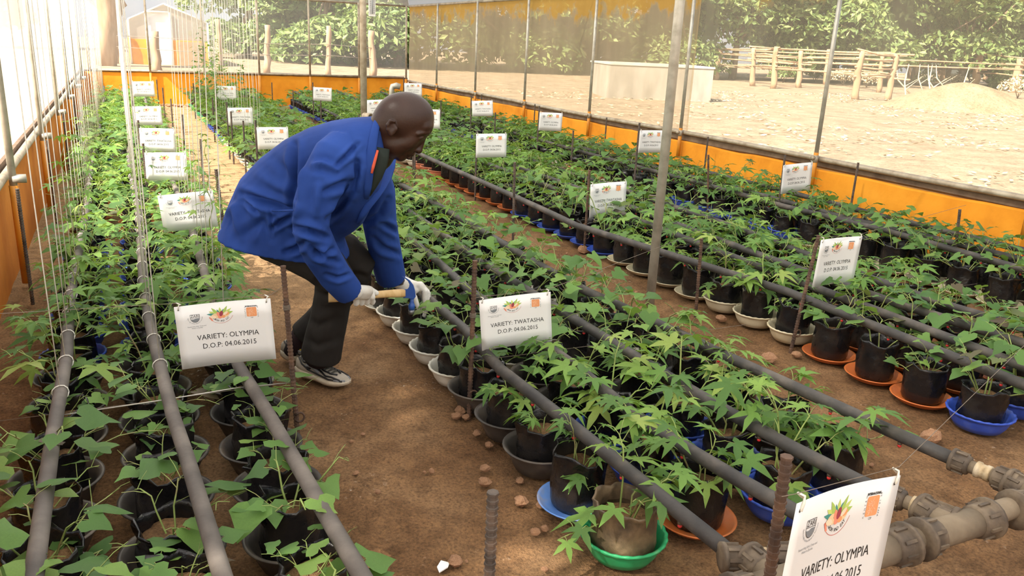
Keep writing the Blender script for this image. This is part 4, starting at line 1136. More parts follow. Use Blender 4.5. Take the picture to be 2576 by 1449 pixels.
add_pipe('B', [(1083, 641), (1177, 727), (1351, 854), (1455, 928), (1595, 1044), (1700, 1112), (1852, 1203), (1965, 1267), (2050, 1317)], 1.66, 'dark drip pipe over the second row of the bed the man works on', None)
add_pipe('C', [(1334, 735), (1700, 960), (1825, 1033), (1988, 1123), (2166, 1214), (2260, 1255)], 1.98, 'dark drip pipe over the third row, joined to the big cross pipe', None)
add_pipe('D', [(1480, 735), (1560, 770), (1844, 904), (2079, 1010), (2268, 1097), (2425, 1167)], 2.28, 'dark drip pipe with red emitters hanging over the bare aisle', None)
add_pipe('E', [(1450, 567), (1976, 732), (2576, 968), (2650, 1000)], 3.3, 'dark drip pipe along the front of the bed behind the tall steel pole', None)
add_pipe('F', [(2162, 765), (2576, 922), (2650, 952)], 3.62, 'dark inner drip pipe over the bed behind the tall steel pole', g2)
add_pipe('G', [(2224, 753), (2576, 864), (2650, 890)], 3.92, 'dark inner drip pipe over the bed behind the tall steel pole', g2)
add_pipe('H', [(1850, 572), (2150, 686), (2373, 765), (2564, 822), (2660, 855)], 4.25, 'dark drip pipe along the far side of the bed behind the tall steel pole', None)
add_pipe('I', [(1976, 520), (2224, 579), (2576, 678), (2650, 700)], 5.22, 'dark drip pipe along the front of the bed by the right wall', None)
add_pipe('J', [(2133, 550), (2307, 589), (2576, 655), (2650, 675)], 5.5, 'dark drip pipe over the middle of the bed by the right wall', None)
add_pipe('K', [(2113, 516), (2224, 545), (2576, 630), (2650, 650)], 5.78, 'dark drip pipe nearest the right orange wall', None)

def coupling(parent, p, d, R=.034, L=.075, big=False):
    """ribbed compression nut with a flange ring, axis d from p"""
    d = np.array(d, float); d /= np.linalg.norm(d)
    mb = MB(); mb.lathe([(R * .72, 0), (R * .95, .004), (R, .012), (R, L * .78), (R * 1.22, L * .80), (R * 1.22, L * .98), (R * .8, L)], 18, org=p, axis=d)
    o = mb.obj('coupling', MT['coupling'], parent)
    q = Vector((0, 0, 1)).rotation_difference(Vector(d)).to_matrix()
    mb = MB()
    for k in range(8):
        a = 2 * pi * k / 8; c, s = math.cos(a), math.sin(a); w = .0045
        V = []
        for z in (.012, L * .78):
            for (rr, tt) in ((R - .004, -w), (R + .005, -w), (R + .005, w), (R - .004, w)):
                v = q @ Vector((c * rr - s * tt, s * rr + c * tt, z)); V.append((v.x + p[0], v.y + p[1], v.z + p[2]))
        mb.add(V, [(3, 2, 1, 0), (4, 5, 6, 7), (0, 1, 5, 4), (1, 2, 6, 5), (2, 3, 7, 6), (3, 0, 4, 7)])
    rb = mb.obj('ribs', MT['coupling'], o, smooth=False); rb['kind'] = 'stuff'
    return o
MY, MZ = 1.235, .285
t = thing('supply_pipe', 'thick dust-coated supply pipe crossing in front of the near bed', 'pipe', (0, 0, 0))
MB().tube([(1.25, MY, MZ), (3.3, MY + .02, MZ)], .033, 16).obj('tube', MT['pipe_tan'], t)
def tee(x, yb, brass=True, far=None):
    p0 = np.array([x, MY, MZ])
    o = MB().tube([(x - .12, MY, MZ), (x + .12, MY, MZ)], .042, 16).tube([(x, MY, MZ), (x, MY + .09, MZ)], .036, 14).obj('tee', MT['pipe_tan'], t)
    coupling(t, (x - .08, MY, MZ), (-1, 0, 0), .05, .07); coupling(t, (x + .08, MY, MZ), (1, 0, 0), .05, .07)
    coupling(t, (x, MY + .055, MZ), (0, 1, 0), .04, .06)
for (key) in ('A', 'B', 'C', 'D'):
    e = np.array(PIPES[key][0]); x = e[0] + (.02 if key != 'A' else .03)
    if key in ('A', 'D'): x = e[0] + .03
    tee(x, e[1])
    a = np.array([x, MY + .115, MZ]); d = e - a; L = np.linalg.norm(d); d /= L
    coupling(t, a + d * (L - .185), -d, .034, .06) if L > .25 else None
    mb = MB().tube([a - d * .02, a + d * .03], .02, 10)
    s0 = max(.03, L - .13)
    mb.tube([a, e], .0215, 12); mb.obj('nipple', MT['pipe_tan'], t)
    MB().lathe([(.022, 0), (.027, .002), (.027, .016), (.024, .018), (.024, .032), (.028, .034), (.028, .046), (.022, .048)], 14, org=e - d * .085, axis=d).obj('brass_adapter', MT['brass'], t)
    coupling(t, e - d * .02, -d if False else d, .033, .06)
    coupling(t, e - d * .09, -d, .036, .075)

# ================================================================ stakes (reinforcing rods), signs, wires
_rod = {}
def rod_mesh(h, mt):
    key = (round(h, 2), mt)
    if key not in _rod:
        mb = MB(); R = .0095
        n = int(h / .013); pts, rad = [], []
        for k in range(n):
            z = -.08 + (h + .08) * k / n; st = (h + .08) / n
            pts += [(0, 0, z), (0, 0, z + st * .55), (0, 0, z + st * .6), (0, 0, z + st * .95)]; rad += [R, R, R * 1.2, R * 1.2]
        pts.append((0, 0, h)); rad.append(R)
        mb.tube(pts, rad, 7); _rod[key] = mb.mesh('rod', MT[mt], False)
    return _rod[key]
def stake(x, y, h, label, group=None, lean=(0, 0), mt='rust_dark', hook=False, wirewrap=None):
    o = obj('steel_stake', rod_mesh(h, mt), None, (x, y, 0), (lean[1], lean[0], 0))
    tag(o, label, 'stake', group)
    if hook:
        MB().tube([(.012 + .018 * math.cos(a) , -.01, .1 + .02 * math.sin(a)) for a in np.linspace(-2.6, 2.6, 12)], .004, 6).obj('wire_hook', MT['rust'], o)
    if wirewrap:
        MB().tube([(.0125 * math.cos(a * 1.0), .0125 * math.sin(a), wirewrap + .004 * a / 6.28) for a in np.linspace(0, 6.28 * 5, 50)], .0018, 4).obj('wire_wrap', MT['wire'], o)
    return o
def st_px(top, base, label, group=None, mt='rust_dark', **k):
    g = at_z(*base); d = ray(*top); kk = g[1] / d[1]; tp = EYE + d * kk
    return stake(g[0], g[1], float(tp[2]), label, group, (math.atan2(tp[0] - g[0], tp[2]), 0), mt, **k)
gs = 'stakes in the far beds'
st_px((543, 425), (582, 715), 'dark steel stake beside the man holding the leaf-shadowed sign', wirewrap=.42)
st_px((712, 668), (750, 1105), 'rusty ribbed stake in front of the man\'s shoes, tied to the big sign', mt='rust', hook=True, wirewrap=.55)
st_px((1195, 655), (1180, 1045), 'rusty ribbed stake beside the man\'s hammer carrying a sign', mt='rust', hook=True, wirewrap=.45)
g = EYE + ray(1240, 1237) * 1.42; stake(g[0], g[1], float(g[2]), 'short bare steel stake standing alone in the dirt aisle', mt='rust_dark')
g = EYE + ray(2000, 1142) * 1.36; stake(g[0], g[1], float(g[2]), 'thick rusty stake carrying the sign beside the pipe tee', lean=(-.02, 0), mt='rust', wirewrap=.5)
st_px((1295, 408), (1290, 615), 'dark stake at the edge of the dirt aisle below the pole', hook=True)
st_px((1200, 330), (1195, 500), 'dark stake carrying a sign behind the man\'s head')
st_px((1483, 428), (1470, 625), 'rusty stake carrying a sign over the blue saucers', mt='rust', hook=True)
st_px((1765, 600), (1750, 790), 'rust-red stake standing beside the tall steel pole', mt='rust')
st_px((2060, 590), (1990, 880), 'leaning rust-brown stake in front of a white fluted bowl', mt='rust', hook=True)
st_px((1782, 388), (1780, 545), 'rusty stake among blue bowls by the right orange wall', mt='rust', hook=True)
st_px((1975, 390), (1950, 585), 'dark stake carrying a sign by the right orange wall')
st_px((2415, 525), (2395, 710), 'bare dark stake in the heart-leaved bed by the right orange wall', hook=True)
stake(6.0, 5.25, .66, 'dark stake against the right orange wall beside a painted post foot', hook=True)
gr = 'stakes against the right wall'
for y in (7.4, 9.6, 11.8, 14.0): stake(6.0, y, .64, 'dark stake standing close against the right orange wall', gr)
for y in (7.35, 9.55, 11.75, 13.95, 16.15): stake(.56, y, .66, 'steel stake at the aisle side of the sunlit left bed', 'stakes along the sunlit aisle')
for y in (3.0, 5.15, 7.35, 9.55, 11.75): stake(-.58, y, .66, 'steel stake between the left wall and its bed', 'stakes along the left wall')
for y in (9.3, 10.4, 12.6, 16.0): stake(1.16, y, .62, 'steel stake at the near edge of the middle bed behind the man', 'stakes behind the man')
for y in (7.9, 10.1, 12.3, 14.5, 16.7): stake(2.66, y, .62, 'steel stake along the aisle beside the tall steel poles', 'stakes along the pole aisle')
for y in (8.26, 10.5, 12.7, 14.9): stake(4.72, y, .62, 'steel stake in the narrow gap before the right-hand bed', 'stakes before the right-hand bed')

# ---------------------------------------------------------------- signs
def sign(px_tl, px_tr, px_bl, txt, label, Yp=None, own=True):
    dt, db = ray(*px_tl), ray(*px_bl)
    # distance from the sheet's known height: |tl - bl| = SH with both on one upright line
    lo = 1.0
    w = np.linalg.norm(dt / dt[1] - db / db[1]); Y = SH / w
    k = 1.0
    if Yp: k = Yp / Y; Y = Yp
    tl, bl = EYE + dt * Y / dt[1], EYE + db * Y / db[1]
    d = ray(*px_tr); b = -2 * d @ (tl - EYE); a = d @ d; c = (tl - EYE) @ (tl - EYE) - (SW * k) ** 2
    disc = b * b - 4 * a * c
    if disc < 0: tr = EYE + d * (-b / (2 * a))
    else:
        cand = [EYE + d * ((-b + s * math.sqrt(disc)) / (2 * a)) for s in (-1, 1)]
        tr = min(cand, key=lambda p: abs(p[1] - tl[1] + .03))
    ex = tr - tl; ex /= np.linalg.norm(ex); ey = tl - bl; ey -= ex * (ex @ ey); ey /= np.linalg.norm(ey); ez = np.cross(ex, ey); ez /= np.linalg.norm(ez)
    M = Matrix([[ex[i] * k, ey[i] * k, ez[i] * k, tl[i]] for i in range(3)] + [[0, 0, 0, 1]])
    t = thing('variety_sign', label, 'sign')
    t.matrix_local = M
    sheet_o = obj('sheet', SIGNM['sheet'], t)
    for k in (txt, 'date', 'hole', 'shield', 'water', 'motto'): obj(SIGNM[k].name.split('.')[0], SIGNM[k], sheet_o)['kind'] = 'stuff'
    for m_ in HARV + SQ: obj(m_.name.split('.')[0], m_, sheet_o)['kind'] = 'stuff'
    for x in (.012, SW - .014):
        MB().tube([(x, -.012, bow(x, 0) + .002), (x + .002, 0, bow(x, 0) + .003), (x + .006, .008, bow(x, 0)), (x - .004, .012, -.006), (x + .01, .004, -.006)], .0022, 5).obj('string_tie', MT['string'], t)
    if own: stake(tl[0] - .004, tl[1] + .014, tl[2] + .07, 'steel stake carrying the ' + label.replace('white ', '', 1), None)
    return tl, tr
SG = []
def S(*a): SG.append(sign(*a))
S((437, 773), (684, 750), (445, 931), 'OLYMPIA', 'large white OLYMPIA sign beside the man\'s shoes, over the left bed', 2.93, False)
S((396, 493), (545, 478), (409, 586), 'TWATASHA', 'white TWATASHA sign behind the man, shadowed by a climbing vine', 5.15, False)
S((363, 384), (472, 384), (366, 455), 'OLYMPIA', 'white OLYMPIA sign in the sunlit left bed, behind the TWATASHA sign')
S((350, 322), (440, 324), (353, 382), 'TWATASHA', 'glaring sunlit sign in the left bed, third before the back wall')
S((334, 268), (408, 267), (338, 316), 'OLYMPIA', 'glaring sunlit sign in the left bed, second before the back wall')
S((331, 205), (390, 205), (332, 243), 'OLYMPIA', 'glaring sunlit sign in the left bed, nearest the back wall')
S((1205, 756), (1385, 734), (1197, 884), 'TWATASHA', 'white TWATASHA sign behind lobed leaves beside the hammer', 2.9, False)
S((2006, 1268), (2266, 1196), (2030, 1572), 'OLYMPIA', 'big white OLYMPIA sign beside the pipe tee', None, False)
S((645, 320), (738, 320), (650, 376), 'OLYMPIA', 'white OLYMPIA sign half hidden behind the man\'s blue back')
S((572, 271), (635, 271), (575, 316), 'TWATASHA', 'white TWATASHA sign among hanging strings before the man\'s back')
S((544, 216), (597, 217), (545, 251), 'OLYMPIA', 'white OLYMPIA sign among the tall vines near the back wall')
S((1486, 464), (1577, 456), (1490, 547), 'TWATASHA', 'white TWATASHA sign above the blue saucers, left of the tall pole', 5.385, False)
S((1198, 337), (1275, 336), (1197, 397), 'OLYMPIA', 'white OLYMPIA sign in the bed beyond the man\'s face', 7.555, False)
S((1042, 274), (1111, 276), (1040, 322), 'TWATASHA', 'white TWATASHA sign mostly hidden behind the man\'s forehead')
S((920, 252), (980, 250), (921, 292), 'OLYMPIA', 'white OLYMPIA sign beside the pole stub, behind the man\'s neck')
S((788, 219), (836, 222), (791, 253), 'TWATASHA', 'white sunlit sign near the back wall above green bowls')
S((1017, 209), (1062, 210), (1018, 242), 'OLYMPIA', 'white OLYMPIA sign in the back corner above the man\'s head')
S((2066, 604), (2170, 594), (2036, 724), 'OLYMPIA', 'white OLYMPIA sign on the leaning stake above the white bowls', 3.04, False)
S((1971, 416), (2045, 408), (1966, 488), 'OLYMPIA', 'white OLYMPIA sign against the right orange wall by a post foot', 5.44, False)
S((1610, 328), (1672, 328), (1611, 384), 'TWATASHA', 'white TWATASHA sign half hidden by the tall steel pole')
S((1358, 282), (1416, 285), (1357, 328), 'OLYMPIA', 'white OLYMPIA sign before the right orange wall, second from the corner')
S((1187, 254), (1240, 253), (1187, 293), 'TWATASHA', 'white TWATASHA sign before the right orange wall, first from the corner')
# wires between stakes: cross wires under the pipes and over the signs
def wire(pts, label, group=None, r=.0011): return tag(MB().tube(pts, r, 5).obj('tie_wire', MT['wire' if r < .002 else 'wire_pale']), label, 'wire', group)
gw = 'thin wires stretched between stakes'
lw = 'thin wire stretched between two stakes across a bed'
a, b = SG[0]; wire([(-.58, a[1] + .05, a[2] + .02), tuple(a + np.array([0, .006, .012])), tuple(b + np.array([0, .006, .012])), (.495, 2.955, b[2] + .03)], 'thin wire carrying the large OLYMPIA sign over the left bed')
a, b = SG[6]; wire([(1.235, 2.91, a[2] + .01), tuple(a + np.array([0, .006, .012])), tuple(b + np.array([0, .006, .012])), (2.72, 3.4, b[2] + .05)], 'thin wire carrying the TWATASHA sign across the near bed')
a, b = SG[7]; wire([tuple(a + np.array([-.02, .01, .01])), tuple(a + np.array([0, .006, .012])), tuple(b + np.array([0, .006, .012])), (3.2, 1.6, b[2] - .02)], 'rusty thin wire carrying the big OLYMPIA sign', None, .0006)
a, b = SG[17]; wire([(3.24, 3.05, a[2] + .01), tuple(a + np.array([0, .006, .012])), tuple(b + np.array([0, .006, .012])), (5.44, 3.75, b[2] - .03)], 'thin wire carrying the OLYMPIA sign on the leaning stake')
for bed, x0, x1, ys in ((0, -.58, .51, (2.95, 5.17, 7.35, 9.55)), (1, 1.24, 2.74, (2.92, 5.6, 7.9)), (2, 3.23, 4.72, (3.07, 5.42, 7.58)), (3, 5.1, 6.0, (5.44, 7.6))):
    for y in ys: wire([(x0, y, .25), ((x0 + x1) / 2, y + .01, .243), (x1, y, .25)], lw, gw)
q = [at_z(150, 1045, .27), at_z(420, 1005, .27), at_z(600, 975, .27), at_z(740, 962, .2)]
wire([tuple(p) for p in q], 'pale wire tied from the rusty stake across the near left pipes', None, .0022)

# ---------------------------------------------------------------- strings tied to the pipes
def ring_at(o, r=.0268):
    MB().tube([(r * math.cos(a), .004 * math.sin(2 * a), r * math.sin(a)) for a in np.linspace(0, 2 * pi, 13)], .0026, 5).obj('knot_loop', MT['string'], o)
def hang(key, y, label, group, dx=0.0, top=EAVE + .05, rr=.0021, ring=True, topx=None):
    P = np.array(PIPES[key]); x = np.interp(y, P[:, 1], P[:, 0]); z = np.interp(y, P[:, 1], P[:, 2])
    o = obj('string', None, None, (x, y, z)); tag(o, label, 'string', group)
    tx = (topx if topx is not None else x) - x
    MB().tube([(0, 0, .026), (tx * .3 + random.uniform(-.004, .004), random.uniform(-.01, .01), .7), (tx, random.uniform(-.02, .02), top - z)], rr, 5).obj('cord', MT['string'], o)
    if ring: ring_at(o)
random.seed(4)
for key, y0, y1, st, lab, tx in (('L1', 3.05, 17.6, .305, 'white string rising from the drip pipe nearest the left wall', -.30), ('L2', 3.2, 17.6, .305, 'white string rising from the middle drip pipe of the left bed', .02), ('L3', 3.5, 7.0, .36, 'white string rising from the left bed\'s drip pipe beside the aisle', .36)):
    y = y0
    while y < y1:
        hang(key, y, lab, 'strings over the left bed, ' + key.replace('L1', 'wall side').replace('L2', 'middle').replace('L3', 'aisle side'), topx=tx, ring=y < 9); y += st
y = 9.4
while y < 17.6:
    hang('A', y, 'white string hanging over the bed behind the man\'s back', 'strings behind the man', topx=1.33, ring=False); y += .29
y = 11.5
while y < 17.6:
    hang('B', y, 'white string hanging over the second row behind the man\'s back', 'second row of strings behind the man', topx=1.66, ring=False); y += .42
# vines climbing the strings
def climber(x, y, z0, h, kind, seed, label, group, n=26, s=.085):
    r = random.Random(seed); t = thing('climbing_vine', label, 'vine', (x, y, z0), group=group)
    pts = [(.012 * math.cos(k * 1.1), .012 * math.sin(k * 1.1), h * k / 24) for k in range(25)]
    v = MB().tube(pts, [.004 - .0025 * k / 24 for k in range(25)], 5).obj('vine', MT['vine'], t)
    for q in range(n):
        f = (q + r.random()) / n; a = r.uniform(0, 6.28); L = r.uniform(.03, .09)
        e = np.array([math.cos(a) * L, math.sin(a) * L, h * f + r.uniform(-.02, .05)]); sz = s * r.uniform(.55, 1.15) * (1.15 - .6 * f)
        M = np.eye(4); M[:3, :3] = frame([math.cos(a), math.sin(a), r.uniform(-.7, .1)], [r.uniform(-.5, .5), r.uniform(-.5, .5), 1]) * sz; M[:3, 3] = e
        obj('leaf', LEAF[kind][r.randrange(6)], v, mtx=Matrix(M.tolist()))
for i, (x, y, h, n) in enumerate([(-.31, 4.4, .85, 22), (-.30, 5.3, .8, 18), (.02, 4.9, .75, 18), (.36, 4.1, .75, 20), (.37, 4.75, .85, 20), (.36, 5.5, .6, 14), (-.31, 6.9, .75, 18), (.02, 7.6, .7, 18)]):
    climber(x + .02, y, .2, h, 'palm', 500 + i, 'thin sweet potato vine climbing a string in the left bed', 'climbing vines in the left bed', n)
for i, (x, y, h) in enumerate([(1.33, 13.2, .9), (1.34, 14.1, 1.25), (1.36, 15.0, 1.1), (1.33, 15.8, 1.4), (1.62, 16.6, 1.2), (1.36, 17.2, 1.0), (1.65, 14.8, .9), (1.95, 15.6, .8)]):
    climber(x, y, .2, h, 'heart' if i % 2 else 'palm', 600 + i, 'tall vine climbing a string near the back wall', 'tall vines near the back wall', 46, .11)

# ---------------------------------------------------------------- stones and scraps on the aisle floors
def stone_mesh(seed):
    r = random.Random(seed); V, F = [], []
    n, m_ = 8, 5
    for j in range(m_):
        ph = -pi / 2 + pi * (j + .5) / m_
        for k in range(n):
            th = 2 * pi * k / n; R = r.uniform(.78, 1.15); V.append((R * math.cos(ph) * math.cos(th), R * math.cos(ph) * math.sin(th) * .8, R * math.sin(ph) * .62))
    for j in range(m_ - 1):
        for k in range(n): F.append((j*n+k, j*n+(k+1) % n, (j+1)*n+(k+1) % n, (j+1)*n+k))
    F.append(tuple(range(n - 1, -1, -1))); F.append(tuple((m_-1)*n+k for k in range(n)))
    return mesh('stone', V, F, MT['stone'], False)
STONES = [stone_mesh(k) for k in range(6)]
r = random.Random(8)
def stone(x, y, s, label, group):
    o = obj('stone', STONES[r.randrange(6)], None, (x, y, s * .45 - .008), (r.uniform(-.2, .2), r.uniform(-.2, .2), r.uniform(0, 6)), s); tag(o, label, 'stone', group)
for (px, py, s) in [(1160, 1035, .034), (1148, 1048, .026), (1172, 1050, .022), (1310, 1265, .030), (1360, 1270, .02), (1222, 1180, .024), (1220, 1215, .028), (1308, 1210, .02), (1345, 1338, .02), (1370, 1330, .018), (1145, 1415, .028), (1200, 1090, .022), (1230, 1120, .02), (1135, 975, .014), (1085, 1183, .014)]:
    g = at_z(px, py); stone(g[0], g[1], s, 'reddish stone lying beside the black basins in the dirt aisle', 'stones beside the black basins')
for (px, py, s, lab) in [(1815, 805, .036, 'brown stone lying beside a white fluted bowl'), (1930, 905, .045, 'orange-red clod lying near the leaning stake'), (2005, 895, .03, 'flat red stone at the foot of the leaning stake'), (2340, 1105, .05, 'flat tan stone lying in front of the blue bowl'), (1465, 632, .05, 'orange stone at the foot of the stake by blue saucers')]:
    g = at_z(px, py); stone(g[0], g[1], s, lab, None)
for k in range(34):
    x = r.uniform(.62, 1.12); y = r.uniform(1.6, 9); 
    if abs(x - .75) < .35 and abs(y - 3.4) < .4: continue
    stone(x, y, r.uniform(.006, .014), 'small pebble lying in the aisle where the man stands', 'pebbles in the aisle')
for k in range(26):
    stone(r.uniform(2.5, 3.08), r.uniform(1.6, 8), r.uniform(.006, .014), 'small pebble lying in the aisle below the tall steel pole', 'pebbles in the pole aisle')
g = at_z(1105, 1442); V = [(0, 0, .004), (.03, .005, .012), (.045, .03, .006), (.02, .04, .014), (.0, .02, .01)]
tag(obj('paper_scrap', mesh('paper_scrap', V + [(x, y, z - .004) for x, y, z in V], [(0, 1, 2, 3, 4), (9, 8, 7, 6, 5)] + [(k, 5 + k, 5 + (k+1) % 5, (k+1) % 5) for k in range(5)], MT['paper']), None, g), 'white paper scrap lying on the aisle floor', 'paper scrap')
# heap of rubble at the foot of the back wall
for k in range(26):
    stone(r.uniform(.55, 1.3), YB - r.uniform(.1, .6), r.uniform(.02, .05), 'pale stone in the rubble at the foot of the back wall', 'rubble at the back wall')

# ================================================================ the man
MT['skin'] = pbr('dark_brown_skin', [(.026, .010, .0065), (.038, .016, .0105), (.048, .021, .0145)], 9, .40, bump=.08, bscale=120, spec=.4)
MT['coat'] = pbr('blue_cotton_drill', [(.014, .042, .20), (.020, .060, .28), (.024, .070, .31)], 3, .8, bump=.35, bscale=9, spec=.2)
MT['trouser'] = pbr('dark_grey_cloth', [(.020, .017, .015), (.030, .026, .023)], 5, .85, bump=.3, bscale=12, spec=.2)
MT['shirt'] = pbr('dark_green_jersey', [(.008, .016, .012)], rough=.8)
MT['orange_trim'] = pbr('orange_red_trim', [(.62, .09, .04)], rough=.7)
MT['glove'] = pbr('white_cotton_glove', [(.55, .5, .44), (.72, .69, .63), (.76, .74, .7)], 14, .85, bump=.25, bscale=60, spec=.2)
MT['sock'] = pbr('maroon_sock', [(.022, .008, .011)], rough=.9)
MT['shoe_white'] = pbr('off_white_shoe_mesh', [(.38, .32, .25), (.5, .44, .37)], 22, .7, bump=.2, bscale=160)
MT['shoe_sole'] = pbr('cream_rubber_sole', [(.5, .4, .28), (.7, .62, .5)], 16, .6)
MT['shoe_black'] = pbr('black_shoe_trim', [(.014, .012, .014)], rough=.5)
MT['shoe_grey'] = pbr('grey_shoe_panel', [(.2, .2, .21), (.3, .3, .31)], 12, .4)
MT['yellow'] = pbr('yellow_shoe_mark', [(.75, .5, .03)], rough=.5)
MT['lace'] = pbr('dark_grey_lace', [(.06, .055, .045), (.1, .09, .075)], 40, .9)
MT['ash'] = pbr('ash_wood_handle', [(.55, .33, .12), (.68, .45, .2), (.74, .52, .26)], 9, .5, stretch=(4, 4, 1))
MT['blue_steel'] = pbr('blue_enamelled_steel', [(.02, .07, .3), (.03, .1, .38)], 12, .35, spec=.5)
MT['steel'] = pbr('bare_steel', [(.2, .2, .21)], rough=.35, metal=.8)
def mpx(p): return proj(p)[2] / FPX                    # metres per pixel at a place
def J(x, y, w): return at_w(x, y, w)
man = thing('person', 'man in blue work coat and white gloves bending over the pots with a hammer', 'person', at_z(790, 930))
def under(o, par=man):                                 # parent keeping world coordinates
    o.parent = par; o.matrix_parent_inverse = Matrix.Translation(-Vector(man.location)) if par is man else Matrix.Identity(4); return o
def remeshed(name, parts, voxel, smooth_it, mt, folds=()):
    V, F = joinvf(*parts)
    o = obj(name, mesh(name, V, F, None))
    md = o.modifiers.new('r', 'REMESH'); md.mode = 'VOXEL'; md.voxel_size = voxel
    sm = o.modifiers.new('s', 'SMOOTH'); sm.factor = .5; sm.iterations = smooth_it
    me = bpy.data.meshes.new_from_object(o.evaluated_get(bpy.context.evaluated_depsgraph_get()))
    bpy.data.objects.remove(o)
    n = len(me.vertices); co = np.zeros(n * 3); no = np.zeros(n * 3)
    me.vertices.foreach_get('co', co); me.vertices.foreach_get('normal', no); co = co.reshape(-1, 3); no = no.reshape(-1, 3)
    d = co - EYE; a = d @ FW; px = np.stack([CX + FPX * (d @ RT) / a, CY - FPX * (d @ UP) / a], 1)
    face = np.clip(-(no * (d / np.linalg.norm(d, axis=1)[:, None])).sum(1) * 2.2, 0, 1)
    disp = np.zeros(n)
    for path, wd, dep in folds:
        P = np.array(path, float)
        dist = np.full(n, 1e9); tt = np.zeros(n)
        m = len(P) - 1
        for k in range(m):
            s = P[k+1] - P[k]; t = np.clip(((px - P[k]) @ s) / (s @ s), 0, 1); q = np.linalg.norm(px - (P[k] + t[:, None] * s), axis=1)
            b = q < dist; dist = np.where(b, q, dist); tt = np.where(b, (k + t) / m, tt)
        tap = np.sin(np.clip(tt, .06, .94) * pi) ** .6
        disp += dep * tap * (np.exp(-(dist / wd) ** 2) - .55 * np.exp(-((dist - 2 * wd) / (1.2 * wd)) ** 2))
    co += no * (disp * face)[:, None]
    me.vertices.foreach_set('co', co.reshape(-1)); me.materials.append(MT[mt])
    me.polygons.foreach_set('use_smooth', np.ones(len(me.polygons), dtype=bool)); me.update()
    return under(obj(name, me))
def limb(pts, n=18, flatw=1.0):
    """pts: (px, py, w, radius px[, w-radius factor])"""
    rings = []
    P = [J(p[0], p[1], p[2]) for p in pts]; R = [p[3] * mpx(q) for p, q in zip(pts, P)]
    for i, c in enumerate(P):
        t = P[min(i+1, len(P)-1)] - P[max(i-1, 0)]; t /= np.linalg.norm(t)
        u = np.cross(t, WV); u /= np.linalg.norm(u); v = np.cross(u, t)
        k = pts[i][4] if len(pts[i]) > 4 else flatw
        rings.append([c + R[i] * (math.cos(a) * u + k * math.sin(a) * v) for a in [2*pi*j/n for j in range(n)]])
    return loft_vf(rings)
TS = [((952, 291), (972, 392), 3.15, .088), ((926, 294), (968, 425), 3.17, .135), ((880, 297), (958, 470), 3.19, .18), ((830, 305), (940, 510), 3.23, .205), ((775, 322), (916, 556), 3.29, .21),
      ((715, 352), (890, 580), 3.35, .21), ((655, 397), (870, 592), 3.41, .21), ((606, 448), (866, 602), 3.46, .22), ((580, 505), (870, 614), 3.50, .232), ((560, 560), (878, 630), 3.52, .24), ((550, 590), (880, 645), 3.52, .243)]
rings = []
for tp, bt, wc, hw in TS:
    T, B = J(*tp, wc), J(*bt, wc); C = (T + B) / 2; A = (T - B) / 2; ring = []
    for k in range(32):
        a = 2 * pi * k / 32; c, s = math.cos(a), math.sin(a)
        ring.append(C + A * math.copysign(abs(c) ** .85, c) + WV * hw * math.copysign(abs(s) ** .85, s))
    rings.append(ring)
torso = loft_vf(rings)
slR = limb([(868, 372, 3.10, 52), (845, 395, 3.06, 58), (812, 455, 3.02, 56), (786, 520, 3.01, 49), (782, 575, 3.03, 46), (806, 635, 3.09, 46), (842, 692, 3.17, 42), (877, 733, 3.24, 37)])
slL = limb([(925, 415, 3.32, 48), (948, 480, 3.42, 46), (955, 560, 3.55, 43), (968, 630, 3.68, 41), (983, 698, 3.78, 38)])
FOLDS = [([(741, 362), (744, 425), (738, 520)], 9, -.016), ([(846, 418), (872, 392), (900, 362)], 6, -.010), ([(608, 488), (645, 500), (690, 514), (736, 529)], 9, -.018), ([(612, 506), (640, 522), (650, 532)], 7, -.012),
         ([(686, 574), (710, 555), (736, 541)], 7, -.013), ([(685, 528), (685, 590)], 4, -.005), ([(740, 573), (775, 578), (820, 598)], 8, -.016), ([(835, 628), (812, 640), (795, 637)], 7, -.012), ([(720, 634), (745, 625), (768, 607)], 8, -.014),
         ([(886, 484), (896, 445), (899, 408)], 8, -.013), ([(878, 494), (850, 530), (824, 553)], 8, -.013), ([(818, 482), (845, 470), (878, 455)], 9, -.012), ([(788, 415), (812, 412), (845, 425)], 9, .010), ([(800, 470), (796, 540)], 10, .008),
         ([(600, 600), (660, 560), (680, 600)], 14, -.008), ([(560, 545), (590, 520), (606, 600)], 12, .010), ([(775, 610), (800, 640), (850, 660)], 8, -.010), ([(820, 690), (850, 700), (880, 690)], 6, -.007),
         ([(958, 560), (985, 575), (1005, 590)], 7, -.010), ([(940, 600), (965, 625), (1005, 640)], 8, -.010), ([(975, 500), (955, 540), (920, 560)], 8, -.010), ([(690, 400), (720, 430), (740, 470)], 14, -.006), ([(650, 440), (700, 470), (735, 480)], 14, .006)]
coat = remeshed('coat', [torso, slR, slL], .0068, 3, 'coat', [(p, w * .85, dp * 1.9) for p, w, dp in FOLDS])
coat['label'] = 'loose royal blue work coat'
nearleg = limb([(690, 585, 3.44, 74), (755, 622, 3.42, 66), (812, 662, 3.40, 58), (842, 700, 3.43, 50), (838, 745, 3.47, 47), (828, 800, 3.49, 47), (816, 850, 3.51, 49), (807, 897, 3.53, 51)])
farleg = limb([(700, 580, 3.62, 66), (790, 605, 3.62, 60), (868, 637, 3.62, 52), (902, 664, 3.64, 43), (884, 706, 3.68, 40), (842, 760, 3.72, 37), (797, 810, 3.76, 36), (764, 842, 3.78, 37)])
